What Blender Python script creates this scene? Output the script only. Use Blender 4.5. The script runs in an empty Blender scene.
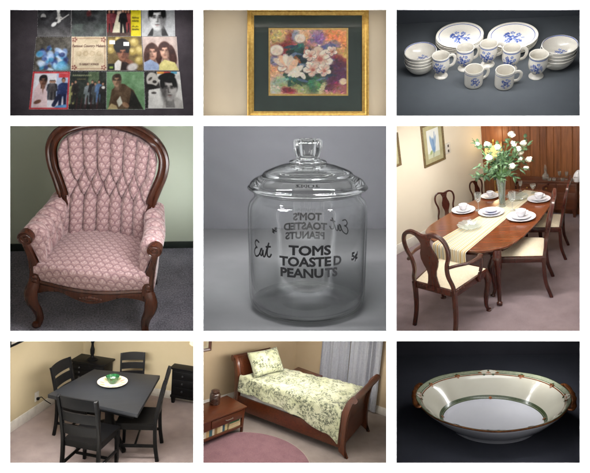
import bpy, bmesh, math, random
import numpy as np
from mathutils import Matrix, Vector
PI = math.pi
random.seed(7)
SC = bpy.context.scene
COL = SC.collection
R_ = math.radians

# ---------------------------------------------------------------- colours and materials
def lin(c):
    c = np.asarray(c, float) / 255.0
    return np.where(c <= 0.04045, c / 12.92, ((c + 0.055) / 1.055) ** 2.4)
def rgba(c):
    l = lin(c); return (float(l[0]), float(l[1]), float(l[2]), 1.0)

def new_mat(name):
    m = bpy.data.materials.new(name); m.use_nodes = True
    nt = m.node_tree; b = nt.nodes['Principled BSDF']
    return m, nt, b
def coords(nt, scale=(1, 1, 1), kind='Object', rot=(0, 0, 0)):
    tc = nt.nodes.new('ShaderNodeTexCoord'); mp = nt.nodes.new('ShaderNodeMapping')
    mp.inputs['Scale'].default_value = scale; mp.inputs['Rotation'].default_value = rot
    nt.links.new(tc.outputs[kind], mp.inputs['Vector']); return mp.outputs['Vector']
def noise(nt, vec, scale, detail=4, rough=.6, dist=0):
    n = nt.nodes.new('ShaderNodeTexNoise'); n.inputs['Scale'].default_value = scale
    n.inputs['Detail'].default_value = detail; n.inputs['Roughness'].default_value = rough
    n.inputs['Distortion'].default_value = dist
    nt.links.new(vec, n.inputs['Vector']); return n.outputs['Fac']
def ramp(nt, fac, stops):
    r = nt.nodes.new('ShaderNodeValToRGB'); e = r.color_ramp.elements
    while len(e) < len(stops): e.new(.5)
    for i, (p, c) in enumerate(stops): e[i].position = p; e[i].color = c
    nt.links.new(fac, r.inputs['Fac']); return r.outputs['Color']
def bump(nt, b, h, strength, dist=.002):
    n = nt.nodes.new('ShaderNodeBump'); n.inputs['Strength'].default_value = strength
    n.inputs['Distance'].default_value = dist
    nt.links.new(h, n.inputs['Height']); nt.links.new(n.outputs['Normal'], b.inputs['Normal'])
def math_node(nt, op, a, b=None):
    n = nt.nodes.new('ShaderNodeMath'); n.operation = op
    for i, x in enumerate((a, b)):
        if x is None: continue
        if isinstance(x, (int, float)): n.inputs[i].default_value = x
        else: nt.links.new(x, n.inputs[i])
    return n.outputs[0]
def setp(b, rough=.5, metal=0, spec=.5, coat=0, coat_rough=.1, sheen=0):
    b.inputs['Roughness'].default_value = rough; b.inputs['Metallic'].default_value = metal
    b.inputs['Specular IOR Level'].default_value = spec
    b.inputs['Coat Weight'].default_value = coat; b.inputs['Coat Roughness'].default_value = coat_rough
    b.inputs['Sheen Weight'].default_value = sheen
def flat(name, c, c2=None, ns=8., rough=.5, bs=0, bst=.2, bd=.002, **k):
    """plain surface with a soft two-tone variation and a fine bump"""
    m, nt, b = new_mat(name); setp(b, rough, **k)
    c2 = c2 or tuple(int(x * .9) for x in c)
    v = coords(nt)
    nt.links.new(ramp(nt, noise(nt, v, ns), [(.35, rgba(c2)), (.65, rgba(c))]), b.inputs['Base Color'])
    if bs: bump(nt, b, noise(nt, v, bs, 3), bst, bd)
    return m
def wood(name, c, c2, axis=0, fine=60., rough=.3, coat=.3):
    m, nt, b = new_mat(name); setp(b, rough, coat=coat, coat_rough=.15)
    s = [fine] * 3; s[axis] = fine * .06
    v = coords(nt, tuple(s))
    n1 = noise(nt, v, 1., 6, .65, .6)
    v2 = coords(nt, (3, 3, 3)); n2 = noise(nt, v2, 1.)
    f = math_node(nt, 'ADD', math_node(nt, 'MULTIPLY', n1, .75), math_node(nt, 'MULTIPLY', n2, .25))
    nt.links.new(ramp(nt, f, [(.36, rgba(c2)), (.64, rgba(c))]), b.inputs['Base Color'])
    bump(nt, b, n1, .06, .001)
    return m
def carpet(name, c, c2, scale=140., mottle=5., st=.7, bd=.006):
    m, nt, b = new_mat(name); setp(b, .95, spec=.1, sheen=.15)
    v = coords(nt)
    f = math_node(nt, 'ADD', math_node(nt, 'MULTIPLY', noise(nt, v, scale, 2, .7), .7), math_node(nt, 'MULTIPLY', noise(nt, v, mottle, 4), .3))
    nt.links.new(ramp(nt, f, [(.36, rgba(c2)), (.64, rgba(c))]), b.inputs['Base Color'])
    bump(nt, b, noise(nt, v, scale, 3, .8), st, bd)
    return m
def printed(name, rough=.4, spec=.5, coat=0, bs=0, bst=.2, sheen=0, metal=0, bd=.001):
    """a surface whose printed or woven colours are stored per vertex"""
    m, nt, b = new_mat(name); setp(b, rough, spec=spec, coat=coat, sheen=sheen, metal=metal)
    a = nt.nodes.new('ShaderNodeAttribute'); a.attribute_name = 'art'
    nt.links.new(a.outputs['Color'], b.inputs['Base Color'])
    if bs: bump(nt, b, noise(nt, coords(nt), bs, 3), bst, bd)
    return m
def glass(name, tint=(1, 1, 1, 1), rough=0.0, ior=1.47):
    m, nt, b = new_mat(name); setp(b, rough)
    b.inputs['Transmission Weight'].default_value = 1; b.inputs['IOR'].default_value = ior
    b.inputs['Base Color'].default_value = tint
    return m
def thin_glass(name, tint=(.93, .96, .95, 1), boost=1.0):
    """a thin sheet: clear, mirror-like at glancing angles"""
    m = bpy.data.materials.new(name); m.use_nodes = True; nt = m.node_tree
    nt.nodes.clear()
    o = nt.nodes.new('ShaderNodeOutputMaterial'); mx = nt.nodes.new('ShaderNodeMixShader')
    t = nt.nodes.new('ShaderNodeBsdfTransparent'); g = nt.nodes.new('ShaderNodeBsdfGlossy')
    t.inputs['Color'].default_value = tint; g.inputs['Roughness'].default_value = .03
    fr = nt.nodes.new('ShaderNodeLayerWeight'); fr.inputs['Blend'].default_value = .5
    f = math_node(nt, 'MULTIPLY', math_node(nt, 'ADD', math_node(nt, 'MULTIPLY', math_node(nt, 'POWER', fr.outputs['Facing'], 5.), .94), .04), boost)
    nt.links.new(f, mx.inputs['Fac']); nt.links.new(t.outputs[0], mx.inputs[1]); nt.links.new(g.outputs[0], mx.inputs[2])
    nt.links.new(mx.outputs[0], o.inputs['Surface']); return m
def pressed(name, tint=(.9, .93, .92, 1), body=.16):
    """moulded glass seen small: mostly clear, a little milky at its cuts, glossy"""
    m = bpy.data.materials.new(name); m.use_nodes = True; nt = m.node_tree; nt.nodes.clear()
    o = nt.nodes.new('ShaderNodeOutputMaterial'); mx = nt.nodes.new('ShaderNodeMixShader'); m2 = nt.nodes.new('ShaderNodeMixShader')
    t = nt.nodes.new('ShaderNodeBsdfTransparent'); g = nt.nodes.new('ShaderNodeBsdfGlossy'); d = nt.nodes.new('ShaderNodeBsdfTranslucent'); d2 = nt.nodes.new('ShaderNodeBsdfDiffuse'); md = nt.nodes.new('ShaderNodeMixShader')
    t.inputs['Color'].default_value = tint; g.inputs['Roughness'].default_value = .12; d.inputs['Color'].default_value = (.8, .85, .83, 1); d2.inputs['Color'].default_value = (.75, .8, .78, 1)
    lw = nt.nodes.new('ShaderNodeLayerWeight'); lw.inputs['Blend'].default_value = .35
    nt.links.new(d.outputs[0], md.inputs[1]); nt.links.new(d2.outputs[0], md.inputs[2])
    nt.links.new(math_node(nt, 'ADD', math_node(nt, 'MULTIPLY', lw.outputs['Facing'], .45), body), m2.inputs['Fac']); nt.links.new(t.outputs[0], m2.inputs[1]); nt.links.new(md.outputs[0], m2.inputs[2])
    mx.inputs['Fac'].default_value = .08; nt.links.new(m2.outputs[0], mx.inputs[1]); nt.links.new(g.outputs[0], mx.inputs[2]); nt.links.new(mx.outputs[0], o.inputs['Surface']); return m
def glow(name, c, s):
    m, nt, b = new_mat(name); setp(b, .8)
    b.inputs['Base Color'].default_value = rgba(c)
    b.inputs['Emission Color'].default_value = rgba(c); b.inputs['Emission Strength'].default_value = s
    return m

# ---------------------------------------------------------------- mesh building
def cr(pts, n):
    """Catmull-Rom curve through the points"""
    P = np.array(pts, float); m = len(P); out = []
    E = np.vstack([2 * P[0] - P[1], P, 2 * P[-1] - P[-2]])
    for i in range(n):
        t = i / (n - 1) * (m - 1); k = min(int(t), m - 2); f = t - k
        a, b, c, d = E[k:k + 4]
        out.append(.5 * (2 * b + (c - a) * f + (2 * a - 5 * b + 4 * c - d) * f * f + (3 * b - a - 3 * c + d) * f ** 3))
    return np.array(out)
def circ(n=10, a=1., b=1.):
    return [(a * math.cos(2 * PI * i / n), b * math.sin(2 * PI * i / n)) for i in range(n)]
def rect(w, h): return [(-w, -h), (w, -h), (w, h), (-w, h)]
class MB:
    def __init__(s): s.v = []; s.f = []; s.m = []; s.c = []; s.col = False; s.dc = .5
    def add(s, V, F, mat=0, col=None):
        o = len(s.v); s.v += [tuple(map(float, p)) for p in V]
        s.f += [tuple(o + i for i in f) for f in F]
        if isinstance(mat, (list, tuple)): s.m += list(mat)
        else: s.m += [mat] * len(F)
        if col is not None:
            s.col = True; s.c += [(o, np.asarray(col, float))]
        return s
    def box(s, x0, x1, y0, y1, z0, z1, mat=0, M=None):
        V = [(x, y, z) for x in (x0, x1) for y in (y0, y1) for z in (z0, z1)]
        if M is not None: V = [M @ Vector(p) for p in V]
        return s.add(V, [(0, 1, 3, 2), (4, 6, 7, 5), (0, 4, 5, 1), (2, 3, 7, 6), (0, 2, 6, 4), (1, 5, 7, 3)], mat)
    def grid(s, P, mat=0, cu=False, cv=False, col=None):
        """P: array [nu][nv][3]"""
        P = np.asarray(P, float); nu, nv = P.shape[:2]; F = []
        for i in range(nu if cu else nu - 1):
            for j in range(nv if cv else nv - 1):
                a, b = i, (i + 1) % nu; c, d = j, (j + 1) % nv
                F.append((a * nv + c, b * nv + c, b * nv + d, a * nv + d))
        return s.add(P.reshape(-1, 3), F, mat, None if col is None else np.asarray(col).reshape(-1, 3))
    def lathe(s, prof, n=32, mat=0, c=(0, 0, 0), M=None):
        """prof [(r,z)...]; mat a number or one per step"""
        V = []; F = []; mm = []
        for (r, z) in prof:
            for i in range(n):
                a = 2 * PI * i / n
                p = Vector((c[0] + max(r, 1e-5) * math.cos(a), c[1] + max(r, 1e-5) * math.sin(a), c[2] + z))
                V.append(M @ p if M is not None else p)
        for k in range(len(prof) - 1):
            for i in range(n):
                j = (i + 1) % n
                F.append((k * n + i, k * n + j, (k + 1) * n + j, (k + 1) * n + i))
                mm.append(mat[k] if isinstance(mat, (list, tuple)) else mat)
        return s.add(V, F, mm)
    def sweep(s, pts, sect, sc=1., up=(0, 0, 1), mat=0, closed=False, caps=True):
        P = np.array(pts, float); n = len(P); k = len(sect); V = []; F = []
        up = np.array(up, float)
        for i in range(n):
            a = P[(i - 1) % n] if (closed or i > 0) else P[i]; b = P[(i + 1) % n] if (closed or i < n - 1) else P[i]
            t = b - a; t /= max(np.linalg.norm(t), 1e-9)
            side = np.cross(t, up)
            if np.linalg.norm(side) < 1e-3: side = np.cross(t, (0.13, 1, 0.02))
            side /= np.linalg.norm(side); nn = np.cross(side, t)
            q = sc[i] if hasattr(sc, '__len__') else sc
            qx, qy = (q if hasattr(q, '__len__') else (q, q))
            for (x, y) in sect: V.append(P[i] + side * x * qx + nn * y * qy)
        for i in range(n if closed else n - 1):
            for j in range(k):
                a, b = i, (i + 1) % n; c, d = j, (j + 1) % k
                F.append((a * k + c, a * k + d, b * k + d, b * k + c))
        if caps and not closed:
            F.append(tuple(range(k - 1, -1, -1))); F.append(tuple((n - 1) * k + j for j in range(k)))
        return s.add(V, F, mat)
    def prism(s, poly, z0, z1, mat=0, M=None):
        n = len(poly)
        V = [Vector((x, y, z)) for z in (z0, z1) for (x, y) in poly]
        if M is not None: V = [M @ p for p in V]
        F = [tuple(range(n - 1, -1, -1)), tuple(range(n, 2 * n))] + [(i, (i + 1) % n, n + (i + 1) % n, n + i) for i in range(n)]
        return s.add(V, F, mat)
    def ball(s, c, r, mat=0, n=10, sq=(1, 1, 1)):
        k = n // 2 + 1
        P = [[(c[0] + r * sq[0] * math.sin(PI * i / (k - 1)) * math.cos(2 * PI * j / n), c[1] + r * sq[1] * math.sin(PI * i / (k - 1)) * math.sin(2 * PI * j / n), c[2] + r * sq[2] * math.cos(PI * i / (k - 1))) for j in range(n)] for i in range(k)]
        return s.grid(P, mat, cv=True)
    def xf(s, fn): s.v = [tuple(fn(p)) for p in s.v]; return s
    def build(s, name, mats, parent=None, bevel=0, seg=2, angle=38, flip=True):
        me = bpy.data.meshes.new(name); me.from_pydata(s.v, [], s.f)
        mats = mats if isinstance(mats, (list, tuple)) else [mats]
        for m in mats: me.materials.append(m)
        me.polygons.foreach_set('material_index', s.m)
        if s.col:
            at = me.color_attributes.new('art', 'FLOAT_COLOR', 'POINT')
            C = np.ones((len(s.v), 4)); C[:, :3] = s.dc
            for o, c in s.c: C[o:o + len(c), :3] = c
            at.data.foreach_set('color', C.ravel())
        bm = bmesh.new(); bm.from_mesh(me)
        bmesh.ops.remove_doubles(bm, verts=bm.verts, dist=2e-6)
        if bevel:
            ed = [e for e in bm.edges if len(e.link_faces) == 2 and e.calc_face_angle(0) > R_(30)]
            bmesh.ops.bevel(bm, geom=ed, offset=bevel, segments=seg, affect='EDGES', profile=.5, clamp_overlap=True)
        if flip: bmesh.ops.recalc_face_normals(bm, faces=bm.faces)
        bm.to_mesh(me); bm.free()
        me.polygons.foreach_set('use_smooth', [True] * len(me.polygons))
        me.set_sharp_from_angle(angle=R_(angle))
        o = bpy.data.objects.new(name, me); COL.objects.link(o)
        if parent is not None: o.parent = parent
        return o

# ---------------------------------------------------------------- the compartments of the display wall
F, CX, CY, D = 560.0, 295.0, 236.5, 5.6      # a hundred photograph pixels to one metre of wall
ALL = []                                      # (object, compartment) for the trimming at the end
class Panel:
    """one compartment: its opening in the wall and where the set inside it stands"""
    def __init__(s, name, r, pitch, dist, roll, scale, yaw=0, shift=(0, 0), frontal=False):
        s.name = name; s.rect = r; s.s = scale
        pc = ((r[0] + r[2]) / 2, (r[1] + r[3]) / 2)
        f = np.array(((pc[0] - CX), F, (CY - pc[1]))); f /= np.linalg.norm(f)
        th = R_(pitch)
        def mk(ro):
            r0 = np.cross(f, (0, 0, 1)); r0 /= np.linalg.norm(r0); u0 = np.cross(r0, f)
            rr = math.cos(ro) * r0 + math.sin(ro) * u0; u = np.cross(rr, f)
            Y = math.cos(th) * f + math.sin(th) * u; Z = -math.sin(th) * f + math.cos(th) * u
            c, n = math.cos(R_(yaw)), math.sin(R_(yaw))
            return np.stack([rr, Y, Z], 1) @ np.array([[c, -n, 0], [n, c, 0], [0, 0, 1]])
        s.R = np.eye(3) if frontal else mk(R_(roll))
        s.o = f * dist                                         # the set's origin as seen from the visitor's eye, in metres of the set
        if scale < 0:                                          # the floor's nearest visible edge starts just behind the wall
            dep = [(s.o + s.R @ s.at(px, r[3] + 1.5, 0.))[1] for px in (r[0], r[2])]
            scale = -scale * (D + .05) / min(dep)
        s.s = scale
        M = Matrix.Identity(4)
        for i in range(3):
            for j in range(3): M[i][j] = s.R[i, j] * scale
        for i in range(3): M[i][3] = s.o[i] * scale
        M[1][3] -= D
        s.M = M
    def at(s, px, py, z=0., plane=None):
        """the point of the set's level z (or of a given plane: point, normal) that lies on a sight line"""
        d = np.array(((px - CX), F, (CY - py))); d = s.R.T @ (d / np.linalg.norm(d)); o = -s.R.T @ s.o
        if plane is None: t = (z - o[2]) / d[2]
        else:
            p0, n = np.array(plane[0]), np.array(plane[1]); t = ((p0 - o) @ n) / (d @ n)
        return o + d * t
    def px(s, p):
        w = s.o + s.R @ np.array(p, float); return CX + F * w[0] / w[1], CY - F * w[2] / w[1]
    def rise(s, base, py):
        """height above a floor point that reaches the sight line py"""
        lo, hi = 0., 3.
        for _ in range(40):
            mid = (lo + hi) / 2
            if s.px((base[0], base[1], mid))[1] > py: lo = mid
            else: hi = mid
        return lo
CUR = None
def place(o, loc=(0, 0, 0), rz=0, sc=1.):
    o.matrix_world = CUR.M @ Matrix.Translation(Vector(loc)) @ Matrix.Rotation(rz, 4, 'Z') @ Matrix.Scale(sc, 4)
    ALL.append((o, CUR)); return o
def tag(o, label, cat, group=None):
    o['label'] = label; o['category'] = cat
    if group: o['group'] = group
    return o
def thing(name, label, cat, loc=(0, 0, 0), rz=0, sc=1., group=None):
    o = bpy.data.objects.new(name, None); COL.objects.link(o); o.empty_display_size = .1
    place(o, loc, rz, sc); return tag(o, label, cat, group)
def struct(o): o['kind'] = 'structure'; return place(o)
def dup(root, label, loc, rz=0, sc=1.):
    r = root.copy(); COL.objects.link(r); place(r, loc, rz, sc); r['label'] = label
    for ch in list(root.children):
        c = ch.copy(); COL.objects.link(c); c.parent = r
        for g in list(ch.children):
            d = g.copy(); COL.objects.link(d); d.parent = c
    return r
def area(loc, target, size, power, color=(1, 1, 1), size_y=None, spread=180):
    """an added, unseen light for the current set, given in the set's own metres"""
    l = bpy.data.lights.new('lamp', 'AREA'); l.energy = power * CUR.s ** 2; l.color = color
    l.shape = 'RECTANGLE'; l.size = size * CUR.s; l.size_y = (size_y or size) * CUR.s; l.spread = R_(spread)
    o = bpy.data.objects.new('lamp', l); COL.objects.link(o)
    a = CUR.M @ Vector(loc); b = CUR.M @ Vector(target)
    o.matrix_world = Matrix.Translation(a) @ (b - a).to_track_quat('-Z', 'Y').to_matrix().to_4x4()
    return o
def added_light(px, py, y, target, size, power, color=(1, 1, 1), size_y=None, spread=180):
    """an added, unseen light inside the current compartment, y metres behind the wall; power and size in metres of the wall"""
    l = bpy.data.lights.new('lamp', 'AREA'); l.energy = power; l.color = color
    l.shape = 'RECTANGLE'; l.size = size; l.size_y = min(size_y or .12, .9); l.spread = R_(spread)
    o = bpy.data.objects.new('lamp', l); COL.objects.link(o)
    k = (D + y) / D
    a = Vector(((px - CX) / 100 * k, y, (CY - py - 6) / 100 * k)); b = CUR.M @ Vector(target)
    o.matrix_world = Matrix.Translation(a) @ (b - a).to_track_quat('-Z', 'Y').to_matrix().to_4x4()
    return o
def point(loc, power, color=(1, 1, 1), r=.05):
    l = bpy.data.lights.new('bulb', 'POINT'); l.energy = power * CUR.s ** 2; l.color = color; l.shadow_soft_size = r * CUR.s
    o = bpy.data.objects.new('bulb', l); COL.objects.link(o); o.location = CUR.M @ Vector(loc); return o

# ---------------------------------------------------------------- a small painter for printed pictures
class Art:
    def __init__(s, w, h, c, asp=1.):
        s.w, s.h = w, h
        s.U, s.V = np.meshgrid(np.linspace(0, 1, w), np.linspace(0, 1, h), indexing='ij')
        s.I = np.zeros((w, h, 3)) + np.array(c, float); s.asp = asp
        s.rng = np.random.RandomState(int(sum(c)) + w)
    def mix(s, a, c): s.I = s.I * (1 - a[..., None]) + np.array(c, float) * a[..., None]; return s
    def ell(s, x, y, rx, ry, c, rot=0, soft=.15, a=1.):
        dx, dy = s.U - x, s.V - y; k = R_(rot)
        p = (dx * math.cos(k) + dy * math.sin(k)) / rx; q = (-dx * math.sin(k) + dy * math.cos(k)) / ry
        d = np.sqrt(p * p + q * q); return s.mix(np.clip((1 - d) / soft + .5, 0, 1) * a, c)
    def poly(s, pts, c, a=1.):
        ins = np.zeros(s.U.shape, bool); n = len(pts)
        for i in range(n):
            (x0, y0), (x1, y1) = pts[i], pts[(i + 1) % n]
            if y0 == y1: continue
            cond = (s.V > y0) != (s.V > y1)
            ins ^= cond & (s.U < x0 + (s.V - y0) / (y1 - y0) * (x1 - x0))
        return s.mix(ins * a, c)
    def rec(s, x0, y0, x1, y1, c, a=1.): return s.mix(((s.U >= x0) & (s.U <= x1) & (s.V >= y0) & (s.V <= y1)) * a, c)
    def line(s, p, q, w, c, a=1.):
        d = np.array(q, float) - p; L = d @ d + 1e-12
        t = np.clip(((s.U - p[0]) * d[0] + (s.V - p[1]) * d[1]) / L, 0, 1)
        r = np.hypot(s.U - p[0] - t * d[0], s.V - p[1] - t * d[1]); return s.mix(np.clip((w - r) / .012 + .5, 0, 1) * a, c)
    def cloud(s, k, oct=3):
        out = np.zeros(s.U.shape)
        for o in range(oct):
            n = max(2, int(k * 2 ** o)); g = s.rng.rand(n + 2, n + 2)
            x, y = s.U * n, s.V * n; i, j = x.astype(int), y.astype(int); fx, fy = x - i, y - j
            fx = fx * fx * (3 - 2 * fx); fy = fy * fy * (3 - 2 * fy)
            out += (g[i, j] * (1 - fx) * (1 - fy) + g[i + 1, j] * fx * (1 - fy) + g[i, j + 1] * (1 - fx) * fy + g[i + 1, j + 1] * fx * fy) / 2 ** o
        return out / sum(1 / 2 ** o for o in range(oct))
    def grain(s, k, amp, oct=3): s.I = s.I + ((s.cloud(k, oct) - .5) * 2 * amp)[..., None]; return s
    def blur(s, n=1):
        for _ in range(n):
            P = np.pad(s.I, ((1, 1), (1, 1), (0, 0)), 'edge'); s.I = (P[:-2, 1:-1] + P[2:, 1:-1] + P[1:-1, :-2] + P[1:-1, 2:] + 2 * P[1:-1, 1:-1]) / 6
        return s
    def col(s): return lin(np.clip(s.I, 0, 255))
def text_geo(txt, size, extra=0., shear=0., spacing=1.):
    """flat lettering: vertices and faces, centred"""
    cu = bpy.data.curves.new('lettering', 'FONT'); cu.body = txt; cu.size = size; cu.shear = shear
    cu.align_x = 'CENTER'; cu.align_y = 'CENTER'; cu.space_character = spacing; cu.resolution_u = 3
    ob = bpy.data.objects.new('lettering', cu); COL.objects.link(ob)
    dg = bpy.context.evaluated_depsgraph_get(); me = ob.evaluated_get(dg).to_mesh()
    bm = bmesh.new(); bm.from_mesh(me)
    bmesh.ops.remove_doubles(bm, verts=bm.verts, dist=size * .008)
    mv = {}
    for v in bm.verts:                                              # embolden: push the outline outwards
        ns = []
        for e in v.link_edges:
            if len(e.link_faces) == 1:
                d = e.verts[1].co - e.verts[0].co; n = Vector((d.y, -d.x, 0)).normalized(); m_ = (e.verts[0].co + e.verts[1].co) / 2
                if n.dot(e.link_faces[0].calc_center_median() - m_) > 0: n = -n
                ns.append(n)
        if len(ns) == 2: mv[v] = (ns[0] + ns[1]) / max(.5, 1 + ns[0].dot(ns[1]))
    for v, d in mv.items(): v.co += d * extra
    bmesh.ops.triangulate(bm, faces=bm.faces)
    xs = [v.co.x for v in bm.verts]; x = min(xs) + size * .2
    while x < max(xs):
        bmesh.ops.bisect_plane(bm, geom=bm.verts[:] + bm.edges[:] + bm.faces[:], plane_co=(x, 0, 0), plane_no=(1, 0, 0)); x += size * .2
    bm.verts.index_update()
    V = [(v.co.x, v.co.y) for v in bm.verts]; Fc = [tuple(v.index for v in f.verts) for f in bm.faces]
    bm.free(); ob.evaluated_get(dg).to_mesh_clear(); bpy.data.objects.remove(ob); bpy.data.curves.remove(cu)
    return V, Fc
# ================================================================ compartment 1: record sleeves on a carpet
CUR = Panel('records', (9.2, 9.2, 193.5, 115.8), 63.81, 5.297, 44.66, -1.06, yaw=-41.9)
OX, OY = .0474, -.0809
sleeve_edge = flat('sleeve card edge', (205, 200, 190), rough=.6)
sleeve_mat = printed('printed sleeve', rough=.5, spec=.3)
floor_records = carpet('charcoal mat', (84, 76, 80), (52, 47, 51), 260., 9., .5, .003)
b = MB().box(-1.5, 1.5, -1.5, 1.5, -.03, 0); o = b.build('floor', floor_records); struct(o)
K1 = 2.95
def A(c, asp=1.): return Art(104, 104, c, asp)
def face(a, x, y, w, h, skin, hair, shade=None, hair_top=1.25, side=1, long=False):
    sk = np.array(skin, float); dk = tuple(sk * .42); md = tuple(sk * .74); hi = tuple(np.minimum(255, sk * 1.13 + 6))
    shade = shade or tuple(sk * .62)
    if long:
        for k in (-1, 1): a.ell(x + k * w * 1.0, y - h * .25, w * .62, h * 1.35, hair, k * 8, soft=.3)
    a.poly([(x - w * .5, y - h * .55), (x + w * .5, y - h * .55), (x + w * .62, y - h * 1.6), (x - w * .62, y - h * 1.6)], md)
    a.ell(x, y + h * .34, w * 1.22, h * (hair_top - .3), hair, soft=.2)
    for k in (-1, 1): a.ell(x + k * w * 1.0, y - h * .02, w * .14, h * .2, md, soft=.5)
    a.ell(x, y, w, h, skin, soft=.18); a.ell(x, y - h * .45, w * .74, h * .56, skin, soft=.3)
    a.ell(x + side * w * .72, y - .1 * h, w * .42, h * .95, shade, soft=.9, a=.85); a.ell(x - side * w * .35, y - h * .12, w * .3, h * .26, hi, soft=1., a=.7); a.ell(x - side * w * .12, y + h * .5, w * .45, h * .2, hi, soft=1., a=.6)
    a.ell(x, y + h * .92, w * 1.0, h * .36, hair, side * 8, soft=.3); a.ell(x - side * w * .8, y + h * .55, w * .3, h * .42, hair, soft=.4); a.ell(x + side * w * .85, y + h * .5, w * .3, h * .45, hair, soft=.4)
    for k in (-1, 1):
        a.ell(x + k * w * .40, y + h * .14, w * .30, h * .13, shade, soft=.9, a=.7); a.ell(x + k * w * .40, y + h * .13, w * .17, h * .05, dk, soft=.6); a.ell(x + k * w * .42, y + h * .27, w * .28, h * .045, hair, -k * 8, soft=.6, a=.85)
    a.ell(x + side * w * .10, y - h * .1, w * .10, h * .26, shade, soft=1., a=.75); a.ell(x, y - h * .27, w * .2, h * .05, dk, soft=.9, a=.6)
    a.ell(x, y - h * .50, w * .33, h * .045, dk, soft=.6, a=.85); a.ell(x, y - h * .57, w * .26, h * .055, tuple(sk * (.82, .62, .62)), soft=.7, a=.7); a.ell(x, y - h * .70, w * .24, h * .05, md, soft=1., a=.6)
def person(a, x, y, s, coat, skin=(176, 130, 104), hair=(40, 30, 26), legs=None):
    a.poly([(x - .10 * s, y + .30 * s), (x + .10 * s, y + .30 * s), (x + .13 * s, y - .12 * s), (x - .13 * s, y - .12 * s)], coat)
    a.ell(x, y + .27 * s, .12 * s, .07 * s, coat)
    for k in (-1, 1): a.line((x + k * .07 * s, y - .1 * s), (x + k * .09 * s, y - .5 * s), .05 * s, legs or coat); a.line((x + k * .12 * s, y + .26 * s), (x + k * .17 * s, y - .04 * s), .035 * s, coat)
    a.ell(x, y + .43 * s, .065 * s, .085 * s, hair); a.ell(x, y + .41 * s, .055 * s, .07 * s, skin)
def squiggle(a, x0, x1, y, c, w=.009, h=.02, n=9):
    for i in range(n):
        xa = x0 + (x1 - x0) * i / n; xb = x0 + (x1 - x0) * (i + .72) / n
        r_ = a.rng; a.line((xa, y - h * r_.uniform(.6, 1)), (xa + (xb - xa) * .3, y + h * r_.uniform(.5, 1.2)), w * .55, c); a.line((xa + (xb - xa) * .3, y + h * r_.uniform(0, .8)), (xb, y - h * r_.uniform(.4, .9)), w * .5, c)
arts = []
a = A((92, 90, 92)); a.mix(np.clip(a.V * 1.3 - .2, 0, 1) * .75, (40, 40, 42)); a.mix(np.clip(.35 - a.V, 0, 1) * 1.2, (128, 124, 120)); a.grain(5, 16)
a.rec(0, .86, 1, 1, (26, 26, 26)); squiggle(a, .1, .78, .93, (206, 196, 92), .03, .02, 10)
a.ell(.17, .56, .08, .09, (176, 174, 170)); a.ell(.17, .5, .1, .05, (60, 58, 60)); a.ell(.62, .72, .05, .065, (225, 222, 214))
a.poly([(.58, .66), (.66, .66), (.7, .42), (.6, .36)], (205, 202, 196)); a.line((.44, .3), (.92, .62), .014, (225, 222, 216)); a.ell(.49, .34, .09, .055, (236, 234, 230), 35)
a.line((.62, .6), (.75, .5), .02, (190, 186, 180)); a.line((.66, .62), (.56, .5), .02, (190, 186, 180)); arts.append(a)
a = A((72, 74, 74)); a.mix(np.clip(.45 - a.V, 0, 1) * 1.0, (122, 124, 120)); a.grain(4, 18); a.mix(np.clip(a.cloud(4) * 2 - 1.0, 0, 1) * (a.V < .35), (140, 160, 146))
a.ell(.5, .64, .07, .1, (104, 56, 56), soft=.5); a.ell(.52, .75, .035, .045, (140, 104, 96)); a.ell(.58, .5, .14, .08, (52, 52, 54), soft=.6); arts.append(a)
a = A((52, 42, 44)); a.grain(5, 20); a.rec(0, 0, .7, .18, (96, 74, 66)); a.grain(8, 8)
for x, c in ((.08, (148, 64, 66)), (.2, (120, 58, 66)), (.56, (40, 36, 40)), (.64, (150, 66, 66))): person(a, x, .45, .62, c)
a.poly([(.3, .62), (.42, .62), (.52, .1), (.16, .1)], (206, 198, 172)); a.ell(.37, .66, .07, .09, (196, 170, 150)); a.ell(.37, .78, .05, .06, (80, 52, 40)); a.ell(.5, .74, .04, .06, (60, 40, 36)); person(a, .48, .45, .66, (36, 32, 36))
a.rec(.70, 0, 1, 1, (226, 208, 36)); a.rec(.70, 0, .712, 1, (186, 170, 40))
for y, k in ((.84, 4), (.76, 5), (.53, 5), (.44, 4), (.28, 2), (.2, 5)): squiggle(a, .75, .95, y, (60, 52, 24), .014, .02, k)
arts.append(a)
a = A((176, 176, 176)); a.grain(3, 8); a.poly([(.16, 0), (.8, 0), (.66, .3), (.36, .3)], (62, 60, 60)); face(a, .47, .5, .22, .33, (204, 203, 201), (30, 29, 29), (112, 110, 110), 1.2); a.ell(.40, .90, .24, .12, (28, 27, 27), 14); arts.append(a)
a = A((92, 86, 76)); a.grain(4, 14)
for i in range(46):
    t = i / 46; x = .5 + .46 * math.sin(i * 2.4) * (.35 + .6 * ((i * 37) % 10) / 10); y = .36 + .36 * math.cos(i * 1.7) * (.3 + .7 * ((i * 53) % 10) / 10)
    c = [(74, 98, 164), (118, 150, 206), (168, 196, 232), (46, 62, 122), (60, 150, 196), (206, 222, 238)][(i * 5) % 6]
    a.ell(x, y, .05 + .07 * ((i * 29) % 10) / 10, .04 + .06 * ((i * 17) % 10) / 10, c, i * 40, .6, .85)
a.grain(16, 26); a.ell(.75, .1, .22, .12, (104, 190, 222), soft=.8, a=.7); arts.append(a)
a = A((214, 194, 160)); a.grain(3, 5)
for x in (.09, .91):
    for y in (.09, .91):
        for k in range(5): a.ell(x + .05 * math.cos(k * 1.26), y + .05 * math.sin(k * 1.26), .026, .018, (124, 42, 44), k * 72)
for q in (((.14, .05), (.86, .05)), ((.14, .95), (.86, .95)), ((.05, .14), (.05, .86)), ((.95, .14), (.95, .86))): a.line(*q, .006, (150, 96, 76))
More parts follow.
